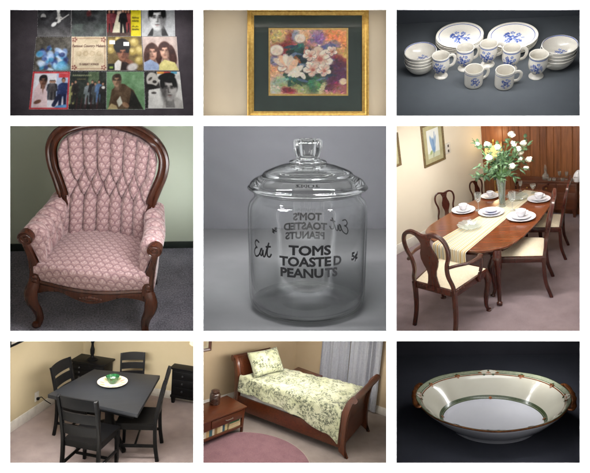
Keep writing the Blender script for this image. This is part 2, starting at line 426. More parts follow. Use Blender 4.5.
for i in range(4): a.ell(.22 + .19 * i, .5, .075, .075, (196, 172, 136)); a.ell(.22 + .19 * i, .5, .045, .05, (206, 184, 148))
arts.append(a)
a = A((124, 104, 60)); a.grain(4, 12)
for x, y, r in ((.78, .84, .13), (.93, .6, .14), (.72, .56, .11), (.1, .6, .1), (.12, .82, .12), (.9, .3, .12), (.3, .92, .08)): a.ell(x, y, r, r, (178, 152, 76), soft=.6); a.ell(x - .02, y + .03, r * .5, r * .5, (206, 184, 112), soft=.9)
a.ell(.42, .72, .24, .22, (34, 27, 25)); face(a, .44, .5, .15, .2, (156, 104, 78), (34, 27, 25), (104, 62, 46))
a.poly([(.02, 0), (.3, .32), (.4, .26), (.36, 0)], (222, 216, 208)); a.poly([(.36, 0), (.42, .25), (.62, .25), (.86, 0)], (58, 38, 36)); a.ell(.62, .26, .13, .06, (142, 92, 68), -25); a.ell(.7, .1, .16, .11, (196, 188, 182), 20, .5); a.rec(.01, .01, .2, .2, (40, 44, 34)); a.rec(.05, .05, .16, .12, (148, 178, 76)); arts.append(a)
a = A((190, 168, 158)); a.grain(3, 8)
face(a, .27, .52, .14, .2, (206, 156, 132), (86, 50, 38), None, 1.45, -1, True); face(a, .63, .56, .14, .2, (214, 164, 138), (78, 40, 30), None, 1.45, 1, True); a.ell(.85, .46, .1, .3, (78, 40, 30), 10); a.ell(.1, .46, .08, .26, (86, 50, 38), -8); a.ell(.45, .4, .06, .22, (82, 46, 36))
a.poly([(0, 0), (.02, .24), (.2, .33), (.42, .2), (.46, 0)], (156, 172, 204)); a.poly([(.42, 0), (.46, .2), (.6, .32), (.9, .24), (1, 0)], (226, 212, 132)); arts.append(a)
a = A((222, 218, 222)); a.grain(3, 6); a.rec(.66, .3, .98, .95, (150, 176, 214), .7); a.rec(.7, .84, .96, .95, (204, 60, 66))
for x, c in ((.5, (70, 74, 84)), (.6, (46, 44, 48)), (.55, (96, 90, 90))): person(a, x, .52, .5, c)
person(a, .84, .44, .78, (40, 56, 104), legs=(34, 44, 84)); a.line((.74, .6), (.92, .66), .045, (40, 56, 104)); a.line((.62, .12), (.74, .36), .05, (34, 40, 74)); a.poly([(.62, .04), (.98, .04), (.98, .14), (.7, .1)], (90, 150, 206))
a.poly([(.1, .04), (.08, .5), (.2, .7), (.36, .66), (.44, .4), (.46, .04)], (226, 196, 196)); face(a, .3, .75, .09, .125, (138, 94, 72), (36, 26, 24), None, 1.25, 1); a.poly([(.27, .64), (.34, .64), (.32, .4)], (150, 104, 84)); a.ell(.2, .2, .1, .05, (128, 84, 66), 20)
for q in (((0, .02), (1, .02)), ((0, .98), (1, .98)), ((.02, 0), (.02, 1)), ((.98, 0), (.98, 1))): a.line(*q, .026, (206, 58, 64))
arts.append(a)
a = A((50, 56, 48)); a.grain(5, 16); a.rec(.5, .6, .8, 1, (98, 120, 84), .8); a.rec(0, .0, 1, .16, (46, 40, 38)); squiggle(a, .08, .6, .9, (150, 152, 116), .022, .015, 9); squiggle(a, .2, .45, .8, (150, 130, 80), .012, .01, 5)
for i, (x, c) in enumerate(((.07, (156, 152, 96)), (.16, (60, 52, 50)), (.5, (130, 138, 140)), (.62, (44, 42, 46)), (.7, (84, 88, 90)), (.8, (88, 118, 158)), (.91, (50, 44, 44)))): person(a, x, .44 + .05 * (i % 2), .56, c)
for x in (.2, .32, .45, .58, .75): a.line((x, .02), (x + .03, .3), .012, (104, 44, 48), .7)
a.ell(.92, .58, .05, .04, (226, 222, 214)); a.grain(12, 12); arts.append(a)
a = A((112, 150, 108)); a.grain(3, 12); a.mix(np.clip(a.U - .4, 0, 1) * .5, (132, 170, 122)); a.poly([(.04, 0), (.14, .52), (.3, .66), (.46, .68), (.72, .5), (.92, 0)], (100, 78, 56)); a.poly([(.56, 0), (.66, .52), (.76, .4), (.96, 0)], (50, 46, 38))
face(a, .27, .75, .105, .15, (168, 132, 104), (72, 56, 42), None, 1.15, 1); a.line((.17, .77), (.37, .775), .006, (52, 42, 34)); a.poly([(.26, .22), (.36, .36), (.42, .16), (.32, .06)], (206, 204, 186)); a.ell(.5, .12, .1, .06, (160, 122, 92), -30); a.poly([(.02, 0), (.12, .16), (.26, .1), (.3, 0)], (190, 168, 120)); squiggle(a, .7, .94, .8, (146, 176, 136), .01, .012, 5); arts.append(a)
a = A((216, 212, 204)); a.grain(3, 6); a.poly([(0, 0), (0, 1), (.34, 1), (.42, .55), (.1, .5), (.06, 0)], (52, 48, 46)); a.ell(.22, .78, .17, .2, (196, 190, 180)); a.ell(.16, .8, .07, .03, (84, 78, 72), 40); a.ell(.28, .72, .06, .04, (70, 64, 60)); a.ell(.2, .6, .15, .05, (40, 36, 34), -15); a.ell(.24, .42, .07, .03, (90, 84, 80))
a.rec(.36, .94, .56, 1, (226, 150, 60)); a.rec(.56, .94, .74, 1, (206, 70, 60)); a.rec(.74, .94, .92, 1, (80, 160, 190)); a.poly([(.44, .0), (.5, .24), (.86, .3), (1, .2), (1, 0)], (190, 184, 176)); face(a, .66, .52, .2, .31, (176, 170, 164), (26, 24, 24), (84, 80, 78), 1.22, -1); a.ell(.62, .86, .24, .1, (26, 24, 24), 10); arts.append(a)
cov = [[(112, -2), (211, -2), (209, 107), (110, 107)], [(212, -2), (313, -2), (314, 107), (211, 107)], [(314, -2), (415, -2), (416, 107), (315, 107)], [(417, -2), (514, -2), (517, 107), (418, 107)],
       [(107, 109), (208, 109), (207, 208), (97, 208)], [(211, 108), (314, 108), (315, 208), (209, 208)], [(317, 108), (417, 108), (423, 208), (317, 208)], [(419, 108), (521, 108), (528, 208), (425, 208)],
       [(97, 211), (207, 211), (201, 323), (85, 323)], [(208, 211), (314, 211), (313, 323), (201, 323)], [(315, 211), (424, 211), (428, 323), (314, 323)], [(425, 211), (530, 211), (541, 320), (430, 320)]]
labels = ['record sleeve with a dim grey concert scene of a guitarist', 'dark grey record sleeve with a small figure above pale smoke', 'record sleeve of dancers with a bright yellow lettered strip', 'black and white record sleeve, portrait of a dark-haired man on grey',
          'record sleeve printed with blue and white foam', 'cream record sleeve with maroon corner ornaments and title', 'record sleeve with a person in white jacket before golden lights, two price tags', 'record sleeve with two brown-haired women in blue and yellow',
          'red-bordered white record sleeve with a man in a pale suit', 'dark green record sleeve showing a band of seated and standing players', 'green record sleeve with a man in a brown jacket leaning forward', 'black and white record sleeve with a head beside a white statue']
tag_white = flat('white paper tag', (240, 240, 236), rough=.6)
ink = flat('maroon ink', (92, 36, 32), rough=.6)
for i, (q, lb) in enumerate(zip(cov, labels)):
    P = [CUR.at(x / K1, y / K1, .004) for (x, y) in q]                     # TL TR BR BL
    if i < 4:                                                                # the top row runs on past the opening: a full square sleeve
        for k in (0, 1):
            d = P[k] - P[3 - k]; P[k] = P[3 - k] + d / np.linalg.norm(d) * .306
    c0 = sum(P) / 4; a = arts[i].blur(3); a.grain(7, 24, 4); a.grain(40, 9, 2); gm_ = a.I.mean(2, keepdims=True); a.I = (gm_ + (a.I - gm_) * .82 - 118) * 1.12 + 104; n = a.w
    u, v = a.U[..., None], a.V[..., None]
    G = (P[3] * (1 - u) + P[2] * u) * (1 - v) + (P[0] * (1 - u) + P[1] * u) * v - c0
    G[..., 2] += .0015 * np.sin(a.U * PI) * np.sin(a.V * PI) + .0008 * np.sin(a.U * 9 + i) * np.sin(a.V * 7 + 2 * i)
    m = MB(); m.grid(G, 0, col=a.col())
    e = list(G[:, 0]) + list(G[-1, 1:]) + list(G[-2::-1, -1]) + list(G[0, -2:0:-1])
    E = np.array([[p, p - np.array((0, 0, p[2] + c0[2] - .0002))] for p in e]); m.grid(E, 1, cu=True)
    o = m.build('record_sleeve', [sleeve_mat, sleeve_edge], flip=False); tag(o, lb, 'record sleeve', 'record sleeves laid out in rows'); place(o, c0)
    ex = (P[2] - P[3]) / np.linalg.norm(P[2] - P[3]); ey = np.cross((0, 0, 1), ex)
    if i == 6:
        for (tu, tv) in ((.14, .83), (.55, .78)):
            p = (P[3] * (1 - tu) + P[2] * tu) * (1 - tv) + (P[0] * (1 - tu) + P[1] * tu) * tv - c0
            t = MB(); w, h = .024, .017
            t.add([p + ex * sx * w + ey * sy * h + np.array((0, 0, .003)) for sx, sy in ((-1, -1), (1, -1), (1, 1), (-1, 1))], [(0, 1, 2, 3)]); t.build('price_tag', tag_white, o)
    if i == 5:
        for nm_, s_, tv, sz in (('title', 'Famous Country Makers', .72, .033), ('subtitle', '15 GREAT SONGS', .18, .025)):
            t = MB()
            V, Fc = text_geo(s_, sz, .0004, .25 if tv > .5 else 0)
            p = (P[3] * .5 + P[2] * .5) * (1 - tv) + (P[0] * .5 + P[1] * .5) * tv - c0
            t.add([p + ex * x * .86 + ey * y + np.array((0, 0, .0035)) for x, y in V], Fc); t.build(nm_, ink, o)
added_light(95, 11, .08, (0, .1, 0), 1.7, 4.5)

# ================================================================ compartment 2: framed flower print
CUR = Panel('print', (203, 9.2, 386.8, 115.8), 0, 6.2 / .93, 0, .93, frontal=True)
wall_beige = flat('beige wall paint', (199, 188, 168), (192, 180, 159), 1.2, .75, 90, .12)
def PP(px, py, y=0): return CUR.at(px, py, plane=((0, y, 0), (0, 1, 0)))
o = MB().box(-1.6, 1.6, 0, .05, -1.2, 1.2).build('wall', wall_beige); struct(o)
c = PP((247.5 + 368.5) / 2, 62.6); fw = (PP(368.5, 62) - PP(247.5, 62))[0] / 2; fh = fw * .90
t = thing('framed_picture', 'gilt-framed flower picture with a dark green mat on beige wall', 'framed picture', (c[0], -.001, c[2] - .012))
gold = flat('gilt moulding', (206, 172, 96), (178, 140, 70), 30, .34, 120, .15, metal=.75)
gold2 = flat('gilt inner edge', (150, 108, 44), (120, 84, 34), 30, .4, metal=.7)
prof = [(0, 0), (0, -.03), (.012, -.036), (.03, -.03), (.045, -.034), (.062, -.024), (.075, -.018), (.075, -.006), (.075, 0)]
def ring(m, hw, hh, prof, mat=0):
    P = [[(sx * (hw - a), y, sz * (hh - a)) for (a, y) in prof] for sx, sz in ((-1, -1), (1, -1), (1, 1), (-1, 1))]; return m.grid(P, mat, cu=True)
ring(MB(), fw, fh, prof).build('frame', gold, t, angle=20)
hi_w = (PP(348.2, 62) - PP(268.5, 62))[0] / 2; cx = PP(308.35, 62)[0] - c[0]; zc = PP(300, 62.0)[2] - (c[2] - .012); hi_h = (PP(300, 28.1) - PP(300, 95.9))[2] / 2
mat_green = flat('dark mat board', (44, 56, 54), (38, 49, 47), 5, .85, 300, .1)
m = MB(); P = []
for sx, sz in ((-1, -1), (1, -1), (1, 1), (-1, 1)):
    P.append([(sx * (fw - .07), -.006, sz * (fh - .07)), (cx + sx * hi_w, -.006, zc + sz * hi_h), (cx + sx * (hi_w), -.004, zc + sz * hi_h)])
m.grid(P, cu=True).build('mat', mat_green, t)
m = MB(); P = []
for sx, sz in ((-1, -1), (1, -1), (1, 1), (-1, 1)):
    P.append([(cx + sx * (hi_w - a), y, zc + sz * (hi_h - a)) for a, y in ((0, -.003), (.002, -.0065), (.018, -.0065), (.02, -.003))])
m.grid(P, cu=True).build('fillet', flat('dull gold fillet', (206, 172, 104), (186, 150, 84), 30, .5, metal=.3), t)
a = Art(190, 160, (206, 168, 140)); a.grain(3, 24)
def bl(x, y, rx, ry, c, rot=0, soft=.35, al=.95): a.ell(x, 1 - y, rx, ry, c, -rot, soft, al)
for q in [(.12, .2, .16, .2, (190, 150, 120)), (.2, .32, .16, .16, (128, 52, 60)), (.1, .12, .1, .1, (196, 176, 120)), (.3, .12, .08, .1, (134, 60, 66)), (.33, .1, .05, .09, (150, 160, 180)), (.75, .14, .3, .16, (226, 158, 104)), (.88, .2, .14, .2, (226, 140, 96)), (.62, .1, .1, .1, (160, 126, 160)), (.6, .2, .12, .08, (128, 104, 156)), (.5, .3, .12, .1, (196, 140, 130)), (.78, .3, .14, .1, (104, 110, 160)), (.9, .38, .14, .1, (206, 160, 104)), (.82, .42, .1, .06, (146, 84, 92)), (.92, .5, .12, .07, (120, 52, 64)), (.86, .68, .18, .2, (74, 48, 76)), (.94, .76, .1, .16, (96, 60, 90)), (.78, .84, .14, .12, (92, 50, 74)), (.94, .92, .12, .08, (150, 92, 96)), (.45, .4, .12, .14, (40, 60, 66)), (.32, .42, .12, .1, (46, 62, 60)), (.5, .62, .14, .14, (34, 46, 50)), (.38, .56, .1, .14, (30, 44, 50)), (.66, .62, .14, .12, (40, 48, 60)), (.42, .78, .2, .12, (44, 58, 52)), (.58, .86, .16, .12, (64, 96, 74)), (.16, .64, .2, .18, (222, 164, 126)), (.12, .76, .16, .1, (214, 176, 150)), (.08, .48, .08, .08, (104, 112, 150)), (.14, .84, .16, .1, (150, 176, 160)), (.3, .9, .2, .08, (156, 160, 112)), (.24, .94, .1, .05, (130, 44, 64)), (.06, .92, .08, .08, (190, 190, 170))]:
    bl(*q, rot=random.uniform(-40, 40), soft=.7)
rng = random.Random(3)
for i in range(120):
    x, y = rng.random(), rng.random()
    cc = a.I[min(189, int(x * 189)), min(159, int((1 - y) * 159))] * rng.uniform(.72, 1.25) + np.array([rng.uniform(-18, 18) for _ in range(3)])
    bl(x, y, rng.uniform(.015, .05), rng.uniform(.008, .025), np.clip(cc, 20, 240), rng.uniform(0, 180), .6, .75)
for (x, y, rx, ry, rot, c_) in [(.34, .3, .1, .05, -30, (46, 92, 88)), (.4, .22, .07, .03, 50, (62, 108, 100)), (.3, .36, .08, .03, 20, (38, 70, 70)), (.28, .76, .09, .03, 25, (40, 96, 92)), (.33, .83, .1, .03, -20, (52, 84, 70)), (.55, .8, .05, .12, 10, (70, 116, 92)), (.62, .86, .04, .1, -15, (96, 130, 92)), (.68, .9, .03, .1, 20, (196, 190, 150)), (.7, .72, .08, .03, 45, (70, 90, 110)), (.7, .28, .08, .03, -20, (96, 100, 150)), (.47, .33, .03, .07, 10, (196, 128, 120)), (.36, .48, .09, .03, 60, (150, 96, 60)), (.32, .6, .03, .1, 35, (86, 62, 42)), (.26, .62, .025, .1, 50, (104, 76, 52)), (.2, .6, .02, .08, -30, (206, 150, 96))]:
    bl(x, y, rx, ry, c_, rot, .3)
for k in range(1100):
    x, y = rng.random(), rng.random(); cc = a.I[min(189, int(x * 189)), min(159, int(y * 159))] * rng.uniform(.8, 1.2) + np.array([rng.uniform(-16, 16) for _ in range(3)])
    a.ell(x, y, rng.uniform(.012, .034), rng.uniform(.005, .012), np.clip(cc, 8, 248), rng.choice((20, 40, 70, 110, 150)) + rng.uniform(-25, 25), .35, .8)
for k in range(26):
    x, y = rng.uniform(.15, .85), rng.uniform(.25, .85); bl(x, y, rng.uniform(.05, .09), rng.uniform(.014, .026), rng.choice([(34, 58, 52), (52, 84, 72), (86, 104, 128), (44, 66, 84), (110, 126, 150)]), rng.uniform(0, 180), .25)
W1, W2, W3 = (238, 228, 214), (222, 200, 184), (214, 166, 150)
def flower(x, y, s, n, open_=1.):
    for k in range(n):
        t_ = 2 * PI * k / n + .4; bl(x + s * .6 * math.cos(t_), y + s * .62 * math.sin(t_), s * .56, s * .46, (110, 92, 96), math.degrees(t_), .2); bl(x + s * .58 * math.cos(t_), y + s * .58 * math.sin(t_) - .006, s * .53, s * .43, (W1, W2)[k % 3 == 1], math.degrees(t_), .25); bl(x + s * .5 * math.cos(t_), y + s * .55 * math.sin(t_), s * .25, s * .12, W3, math.degrees(t_), .9, .7)
    bl(x, y, s * .36, s * .34, (206, 158, 140), 0, .6); bl(x + .01, y + .01, s * .2, s * .2, (176, 104, 96), 0, .6)
flower(.64, .45, .165, 6); flower(.55, .61, .11, 5); flower(.70, .63, .09, 5); flower(.52, .40, .085, 5); flower(.22, .55, .12, 6); flower(.80, .34, .07, 5)
for (x, y, r) in ((.39, .14, .075), (.09, .32, .09)): bl(x, y + .01, r, r * .95, (120, 104, 100), 0, .2); bl(x, y, r * .95, r * .9, W1, 0, .3); bl(x + r * .3, y + r * .2, r * .5, r * .4, W2, 30, .7); bl(x - r * .3, y + .1 * r, r * .2, r * .6, W2, 20, .6)
for k in range(6): bl(.13 + .045 * k, .5 + .012 * k * (k - 3), .1, .045, (W2, (234, 190, 160), W1)[k % 3], 30 + 22 * k, .35)
for k in range(4): bl(.28 + .05 * k, .68 + .03 * (k % 2), .06, .03, W1, -40 + 35 * k, .3)
bl(.95, .8, .05, .05, (226, 206, 176), 30, .3); a.grain(40, 9, 2); a.I = (a.I - 128) * 1.12 + 124
for k in range(800):
    x, y = rng.random(), rng.random(); cc = a.I[min(189, int(x * 189)), min(159, int(y * 159))] * rng.uniform(.88, 1.1) + np.array([rng.uniform(-16, 16) for _ in range(3)])
    a.ell(x, y, rng.uniform(.010, .022), rng.uniform(.004, .008), np.clip(cc, 8, 248), rng.choice((20, 40, 70, 110, 150)) + rng.uniform(-25, 25), .35, .8)
m = MB(); V = np.stack([cx - hi_w + .014 + a.U * 2 * (hi_w - .014), np.zeros_like(a.U) - .0035, zc - hi_h + .014 + a.V * 2 * (hi_h - .014)], -1); m.grid(V, col=a.col()); m.build('print', printed('art print', .6), t)
m = MB().add([(sx * (fw - .06), -.0145, sz * (fh - .06)) for sx, sz in ((-1, -1), (1, -1), (1, 1), (-1, 1))], [(0, 1, 2, 3)]); m.build('glass', thin_glass('picture glass', (.97, .98, .97, 1), .55), t)
area((-1.4, -.75, .55), (0, 0, -.1), .5, .55, (1, .97, .92)); area((.5, -.85, .3), (0, 0, 0), .6, .25, (1, .97, .92))

# ================================================================ compartment 3: stoneware with blue flowers
CUR = Panel('dishes', (396.4, 9.2, 580.5, 115.8), 34, 2.62, -4.0, -1.035)
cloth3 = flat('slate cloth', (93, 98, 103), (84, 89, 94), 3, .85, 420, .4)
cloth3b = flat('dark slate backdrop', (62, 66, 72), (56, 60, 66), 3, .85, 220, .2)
fb = CUR.at(488, 19.7)
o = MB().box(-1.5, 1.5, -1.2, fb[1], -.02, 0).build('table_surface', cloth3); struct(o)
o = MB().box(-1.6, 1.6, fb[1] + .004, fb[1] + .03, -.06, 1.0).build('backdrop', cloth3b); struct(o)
stone = flat('speckled stoneware glaze', (228, 223, 212), (220, 214, 202), 260, .22, coat=.3)
blue1 = flat('blue glaze', (84, 104, 170), (64, 82, 148), 60, .25, coat=.3); blue2 = flat('pale blue glaze', (132, 148, 196), (104, 122, 178), 60, .25, coat=.3)
raw = flat('unglazed foot', (196, 176, 150), rough=.7)
C3 = [stone, blue1, blue2, raw]
def decal(m, fn, s, seed, heart=False):
    """a spray of blue blossoms and leaves laid on a surface fn(s, t) -> point"""
    r = random.Random(seed)
    ro = r.uniform(-.6, .6); s = s * r.uniform(.9, 1.1)
    def petal(x, y, l, w, a, mat):
        x, y, a = x * math.cos(ro) - y * math.sin(ro), x * math.sin(ro) + y * math.cos(ro), a + ro
        pts = [(x + l * math.cos(k * PI / 5) * math.cos(a) - w * math.sin(k * PI / 5) * math.sin(a), y + l * math.cos(k * PI / 5) * math.sin(a) + w * math.sin(k * PI / 5) * math.cos(a)) for k in range(10)]
        o_ = [fn(x, y)] + [fn(*p) for p in pts]; m.add(o_, [(0, 1 + k, 1 + (k + 1) % 10) for k in range(10)], mat)
    for (cx_, cy_, q) in ((0, .05, 1.), (-.45, .38, .62), (.42, -.42, .66), (.5, .4, .55), (-.42, -.4, .6), (.05, .78, .5)):
        for k in range(6):
            a_ = k * PI / 3 + r.random() * .4; petal(s * (cx_ + .26 * q * math.cos(a_)), s * (cy_ + .26 * q * math.sin(a_)), s * .19 * q, s * .12 * q, a_, 1 + (k % 2 if q > .6 else 1))
    for k in range(9):
        a_ = r.random() * 2 * PI; petal(s * .78 * math.cos(a_), s * .78 * math.sin(a_), s * .17, s * .06, a_ + r.uniform(-.5, .5), 1 + k % 2)
def pint(prof, z):
    for (r0, z0), (r1, z1) in zip(prof, prof[1:]):
        if min(z0, z1) <= z <= max(z0, z1) and z0 != z1: return r0 + (r1 - r0) * (z - z0) / (z1 - z0)
    return prof[-1][0]
def smooth(prof, n): return [tuple(p) for p in cr(prof, n)]
def handle(m, r, z0, z1, out, w=.006):
    p = cr([(r - .003, 0, z1), (r + out * .55, 0, z1 + .004), (r + out, 0, (z0 + z1) / 2 + .01), (r + out * .7, 0, z0 + .006), (r - .003, 0, z0)], 18)
    return m.sweep(p, circ(10, w * 1.25, w * .75), up=(0, 1, 0))
def mug(prof_o, wall, name, label, loc, rz, hz, decal_z, decal_s, deca, seed, group, rr=1.):
    t = thing(name, label, 'mug', loc, rz, rr, group)
    m = MB(); n = len(prof_o); top = prof_o[-1]
    inner = [(top[0] - .0012, top[1] + .0015), (top[0] - wall, top[1])] + [(max(r - wall, .002), max(z, hz[2])) for r, z in prof_o[::-1] if z > hz[2]] + [(.0, hz[2])]
    pr = [(0, .001)] + list(prof_o) + inner; mats = [0] * (len(pr) - 1)
    for i in range(len(pr) - 1):
        zz = (pr[i][1] + pr[i + 1][1]) / 2
        if i < n + 1 and hz[3] < zz < hz[3] + .0035: mats[i] = 2
    m.lathe(pr, 36, mats)
    def fn(s, tt):
        z = decal_z + tt; r = pint(prof_o, z) + .0006; a_ = deca + s / r; return (r * math.cos(a_), r * math.sin(a_), z)
    decal(m, fn, decal_s, seed); m.build('cup_body', C3, t, angle=50)
    handle(MB(), pint(prof_o, (hz[0] + hz[1]) / 2) - .001, hz[0], hz[1], .03).build('handle', stone, t); return t
ped = smooth([(.031, 0), (.0315, .004), (.026, .010), (.018, .016), (.019, .021), (.029, .032), (.037, .05), (.0395, .068), (.0385, .086), (.038, .098), (.0405, .112)], 44)
flatm = smooth([(.034, 0), (.038, .003), (.0405, .012), (.041, .04), (.041, .065), (.0415, .083)], 34)
Z3 = lambda x, y: (390 + x / 2.95, y / 2.95)
pm = [((150, 163), 'pedestal mug with blue flowers beside the left bowl stack'), ((222, 140), 'pedestal mug with blue flowers in front of the left plate stack'), ((292, 128), 'pedestal mug with blue flowers, rearmost and between the two plate stacks'), ((360, 140), 'pedestal mug with blue flowers in front of the right plate stack'), ((440, 160), 'pedestal mug with blue flowers beside the right bowl stack')]
for i, (p, lb) in enumerate(pm):
    q = CUR.at(*Z3(*p), .112 * .9); q[2] = 0; mug(ped, .004, 'pedestal_mug', lb, q, [.45, .5, .35, .3, .25][i], (.042, .094, .03, .1005), .060, .035, -1.75 - [.45, .5, .35, .3, .25][i], i, 'pedestal mugs with blue flowers', .9)
for i, (p, lb) in enumerate([((248, 203), 'straight-sided blue-flowered mug, front left of the pair'), ((340, 206), 'straight-sided blue-flowered mug, front right of the pair')]):
    q = CUR.at(*Z3(*p), .083 * .9); q[2] = 0; mug(flatm, .004, 'mug', lb, q, .5 - .3 * i, (.018, .062, .006, .070), .038, .026, -1.4 - .5 + .3 * i, 11 + i, 'straight mugs with blue flowers', .9)
def dish(name, cat, label, prof, loc, group, n=56, lines=(), dec=None, rz=0, sc=1.):
    mats = []
    for i in range(len(prof) - 1):
        r = (prof[i][0] + prof[i + 1][0]) / 2; mats.append(1 if any(a_ < r < b_ and i >= k for a_, b_, k in lines) else 0)
    m = MB().lathe(prof, n, mats)
    if dec:
        up_ = prof[dec[2]:]
        def fn(s, tt):
            x, y = s + dec[0], tt + dec[1]; r = math.hypot(x, y); z = None
            for (r0, z0), (r1, z1) in zip(up_, up_[1:]):
                if min(r0, r1) <= r <= max(r0, r1) and r0 != r1: z = z0 + (z1 - z0) * (r - r0) / (r1 - r0); break
            return (x, y, (z if z is not None else up_[-1][1]) + .0007)
        decal(m, fn, dec[3], dec[4])
    o = m.build(name, C3, angle=50); tag(o, label, cat, group); return place(o, loc, rz, sc)
plate_lo = [(0, .002), (.06, .002), (.062, 0), (.066, .002), (.085, .009), (.1, .015)]
plate = plate_lo + [(.1015, .017), (.1, .0185), (.094, .0178), (.0925, .0172), (.0905, .0168), (.0893, .0163), (.0868, .0151), (.082, .0125), (.07, .0065), (.055, .005), (0, .005)]
bowl_o = smooth([(.035, 0), (.04, .003), (.055, .014), (.068, .034), (.073, .052), (.0745, .058)], 20)
bowl_i = smooth([(.0725, .0595), (.0705, .056), (.067, .04), (.054, .02), (.036, .009), (0, .008)], 20)
bowlp = [(0, .001)] + bowl_o + bowl_i
nk = len(plate_lo)
for side, (p, ln) in {'left': ((204, 100), 'left'), 'right': ((361, 101), 'right')}.items():
    q = CUR.at(*Z3(*p), .047); words = ['lowest', 'second from the bottom', 'third from the bottom', 'topmost']
    for k in range(4):
        dish('dinner_plate', 'plate', ('topmost dinner plate of the %s stack, blue spray in its centre' % ln) if k == 3 else '%s dinner plate in the %s plate stack' % (words[k], ln), plate, (q[0] + .002 * (k % 2), q[1] - .0015 * k, .0095 * k + .0002), 'stacked dinner plates', lines=[(.0869, .0892, nk)], dec=(0, -.004, nk + 1, .05, 5) if k == 3 else None, rz=.3 if side == 'left' else -.1, sc=1.0)
for side, p in {'left': (88, 150), 'right': (500, 131)}.items():
    q = CUR.at(*Z3(*p), .096); words = ['lowest', 'second from the bottom', 'third from the bottom', 'topmost']
    for k in range(4):
        dish('soup_bowl', 'bowl', ('topmost bowl of the %s stack, blue spray inside' % side) if k == 3 else '%s bowl in the %s bowl stack' % (words[k], side), bowlp, (q[0] + .002 * (k % 2), q[1], .0145 * k + .0002), 'stacked soup bowls', lines=[(.0705, .0722, 22)], dec=(.010, .010, 24, .03, 9) if k == 3 else None, rz=.2, sc=.9)
added_light(488, 11, 1.0, (0, .05, 0), 1.4, 6); added_light(488, 12, .1, (0, .1, 0), 1.5, 14)
# ================================================================ compartment 4: tufted armchair
CUR = Panel('armchair', (9.2, 125.5, 193.5, 331.4), 29.86, 4.824, .765, -1.2)
K4 = lambda x, y: (x / 2.19, 120 + y / 2.19)
wall_green = flat('pale sage wall paint', (190, 197, 178), (184, 191, 171), 1.5, .7, 60, .1)
carpet_grey = carpet('grey loop carpet', (150, 147, 158), (86, 84, 94), 95., 7., 1., .012)
fa, fb_ = CUR.at(*K4(60, 285)), CUR.at(*K4(400, 279))
o = MB().box(-4, 4, -4, 4, -.05, 0).build('floor', carpet_grey); struct(o)
ang4 = math.atan2(fb_[1] - fa[1], fb_[0] - fa[0])
M4 = Matrix.Translation(Vector(fa)) @ Matrix.Rotation(ang4, 4, 'Z')
o = MB().box(-4, 4, 0, .1, -.1, 4, M=M4).build('wall', wall_green); struct(o)
o = MB().box(-4, 4, -.014, -.001, .0, .06, M=M4).build('baseboard', flat('dark green baseboard', (38, 46, 40), rough=.45), bevel=.004); struct(o)
mahog = wood('carved walnut', (74, 36, 20), (44, 20, 12), 2, 50, .26, .1)
mahog.node_tree.nodes['Principled BSDF'].inputs['Specular IOR Level'].default_value = .4
fabric = printed('pink damask', .75, .25, sheen=.35, bs=900, bst=.25, bd=.0008)
def T4(p): return (p[0] * 1.114, p[1] * .768, p[2] * 1.048)
def damask(a, b, cw=.05, ch=.05):
    """woven fan pattern over the flattened cloth (metres)"""
    row = np.floor(b / ch); u = a / cw + .5 * (row % 2); f = u - np.floor(u) - .5; g = b / ch - row
    base = np.zeros(a.shape + (3,)) + np.array((160, 130, 130)); light = np.array((188, 163, 160)); dark = np.array((112, 82, 90))
    edge = np.abs(np.hypot(f * 1.0, (g - .0) * .62) - .5); edge2 = np.abs(np.hypot(np.abs(f) - .5, g * .62 - .0) - .0)
    th = np.arctan2(f, g + .12); rad = np.hypot(f, g + .12)
    leaf = (np.cos(th * 9) > -.1) & (rad < .80 - .35 * np.abs(th)) & (rad > .18) & (np.abs(th) < 1.0)
    I = base.astype(float)
    I[leaf] = light
    def mixin(w, c): I[:] = I * (1 - w[..., None]) + c * w[..., None]
    mixin(np.clip(1 - edge / .075, 0, 1) * .85, dark)
    mixin(np.clip(1 - np.abs(f) / .035, 0, 1) * (g > .15) * (g < .62) * .5, dark)
    return lin(np.clip(I, 0, 255))
def segdist(x, z, segs):
    d = np.full(x.shape, 9.)
    for (x0, z0, x1, z1) in segs:
        dx, dz = x1 - x0, z1 - z0; L = dx * dx + dz * dz + 1e-12
        t = np.clip(((x - x0) * dx + (z - z0) * dz) / L, 0, 1); d = np.minimum(d, np.hypot(x - x0 - t * dx, z - z0 - t * dz))
    return d
t = thing('armchair', 'tufted pink damask armchair with carved dark wood frame', 'armchair', (.008, -.999, 0), -.232)
ZB = np.array([.40, .5, .58, .64, .70, .78, .86, .94, 1.0, 1.035, 1.06, 1.073, 1.079]); WB = np.array([.262, .245, .228, .214, .216, .236, .257, .264, .247, .21, .155, .085, .0])
def hw(z): return np.interp(z, ZB, WB)
def by(x, z): return .235 + (z - .42) * .17 - 1.5 * x * x + .02 * np.clip((z - .9), 0, 1)
nu, nz = 170, 230
zz = np.concatenate([np.linspace(.40, .98, 150), .98 + .099 * np.sin(np.linspace(0, PI / 2, 81)[1:])])
u = np.linspace(-1, 1, nu); Zg, Ug = np.meshgrid(zz, u, indexing='xy'); Xg = Ug * hw(Zg)
sp = .068; r1, r2, r3 = .835, .75, .665
x1 = [sp * (k - 3) for k in range(7)]; x2 = [sp * (k - 2.5) for k in range(6)]
segs = [(x, r1, x * 1.12, 1.2) for x in x1] + [(x, r3, x * 1.05, .38) for x in x1]
for xa in x1:
    for xb in x2:
        if abs(abs(xa - xb) - sp / 2) < 1e-6: segs += [(xa, r1, xb, r2), (xb, r2, xa, r3)]
dd = segdist(Xg, Zg, segs); q = np.clip(dd / .03, 0, 1); puff = .052 * np.sqrt(q * (2 - q))
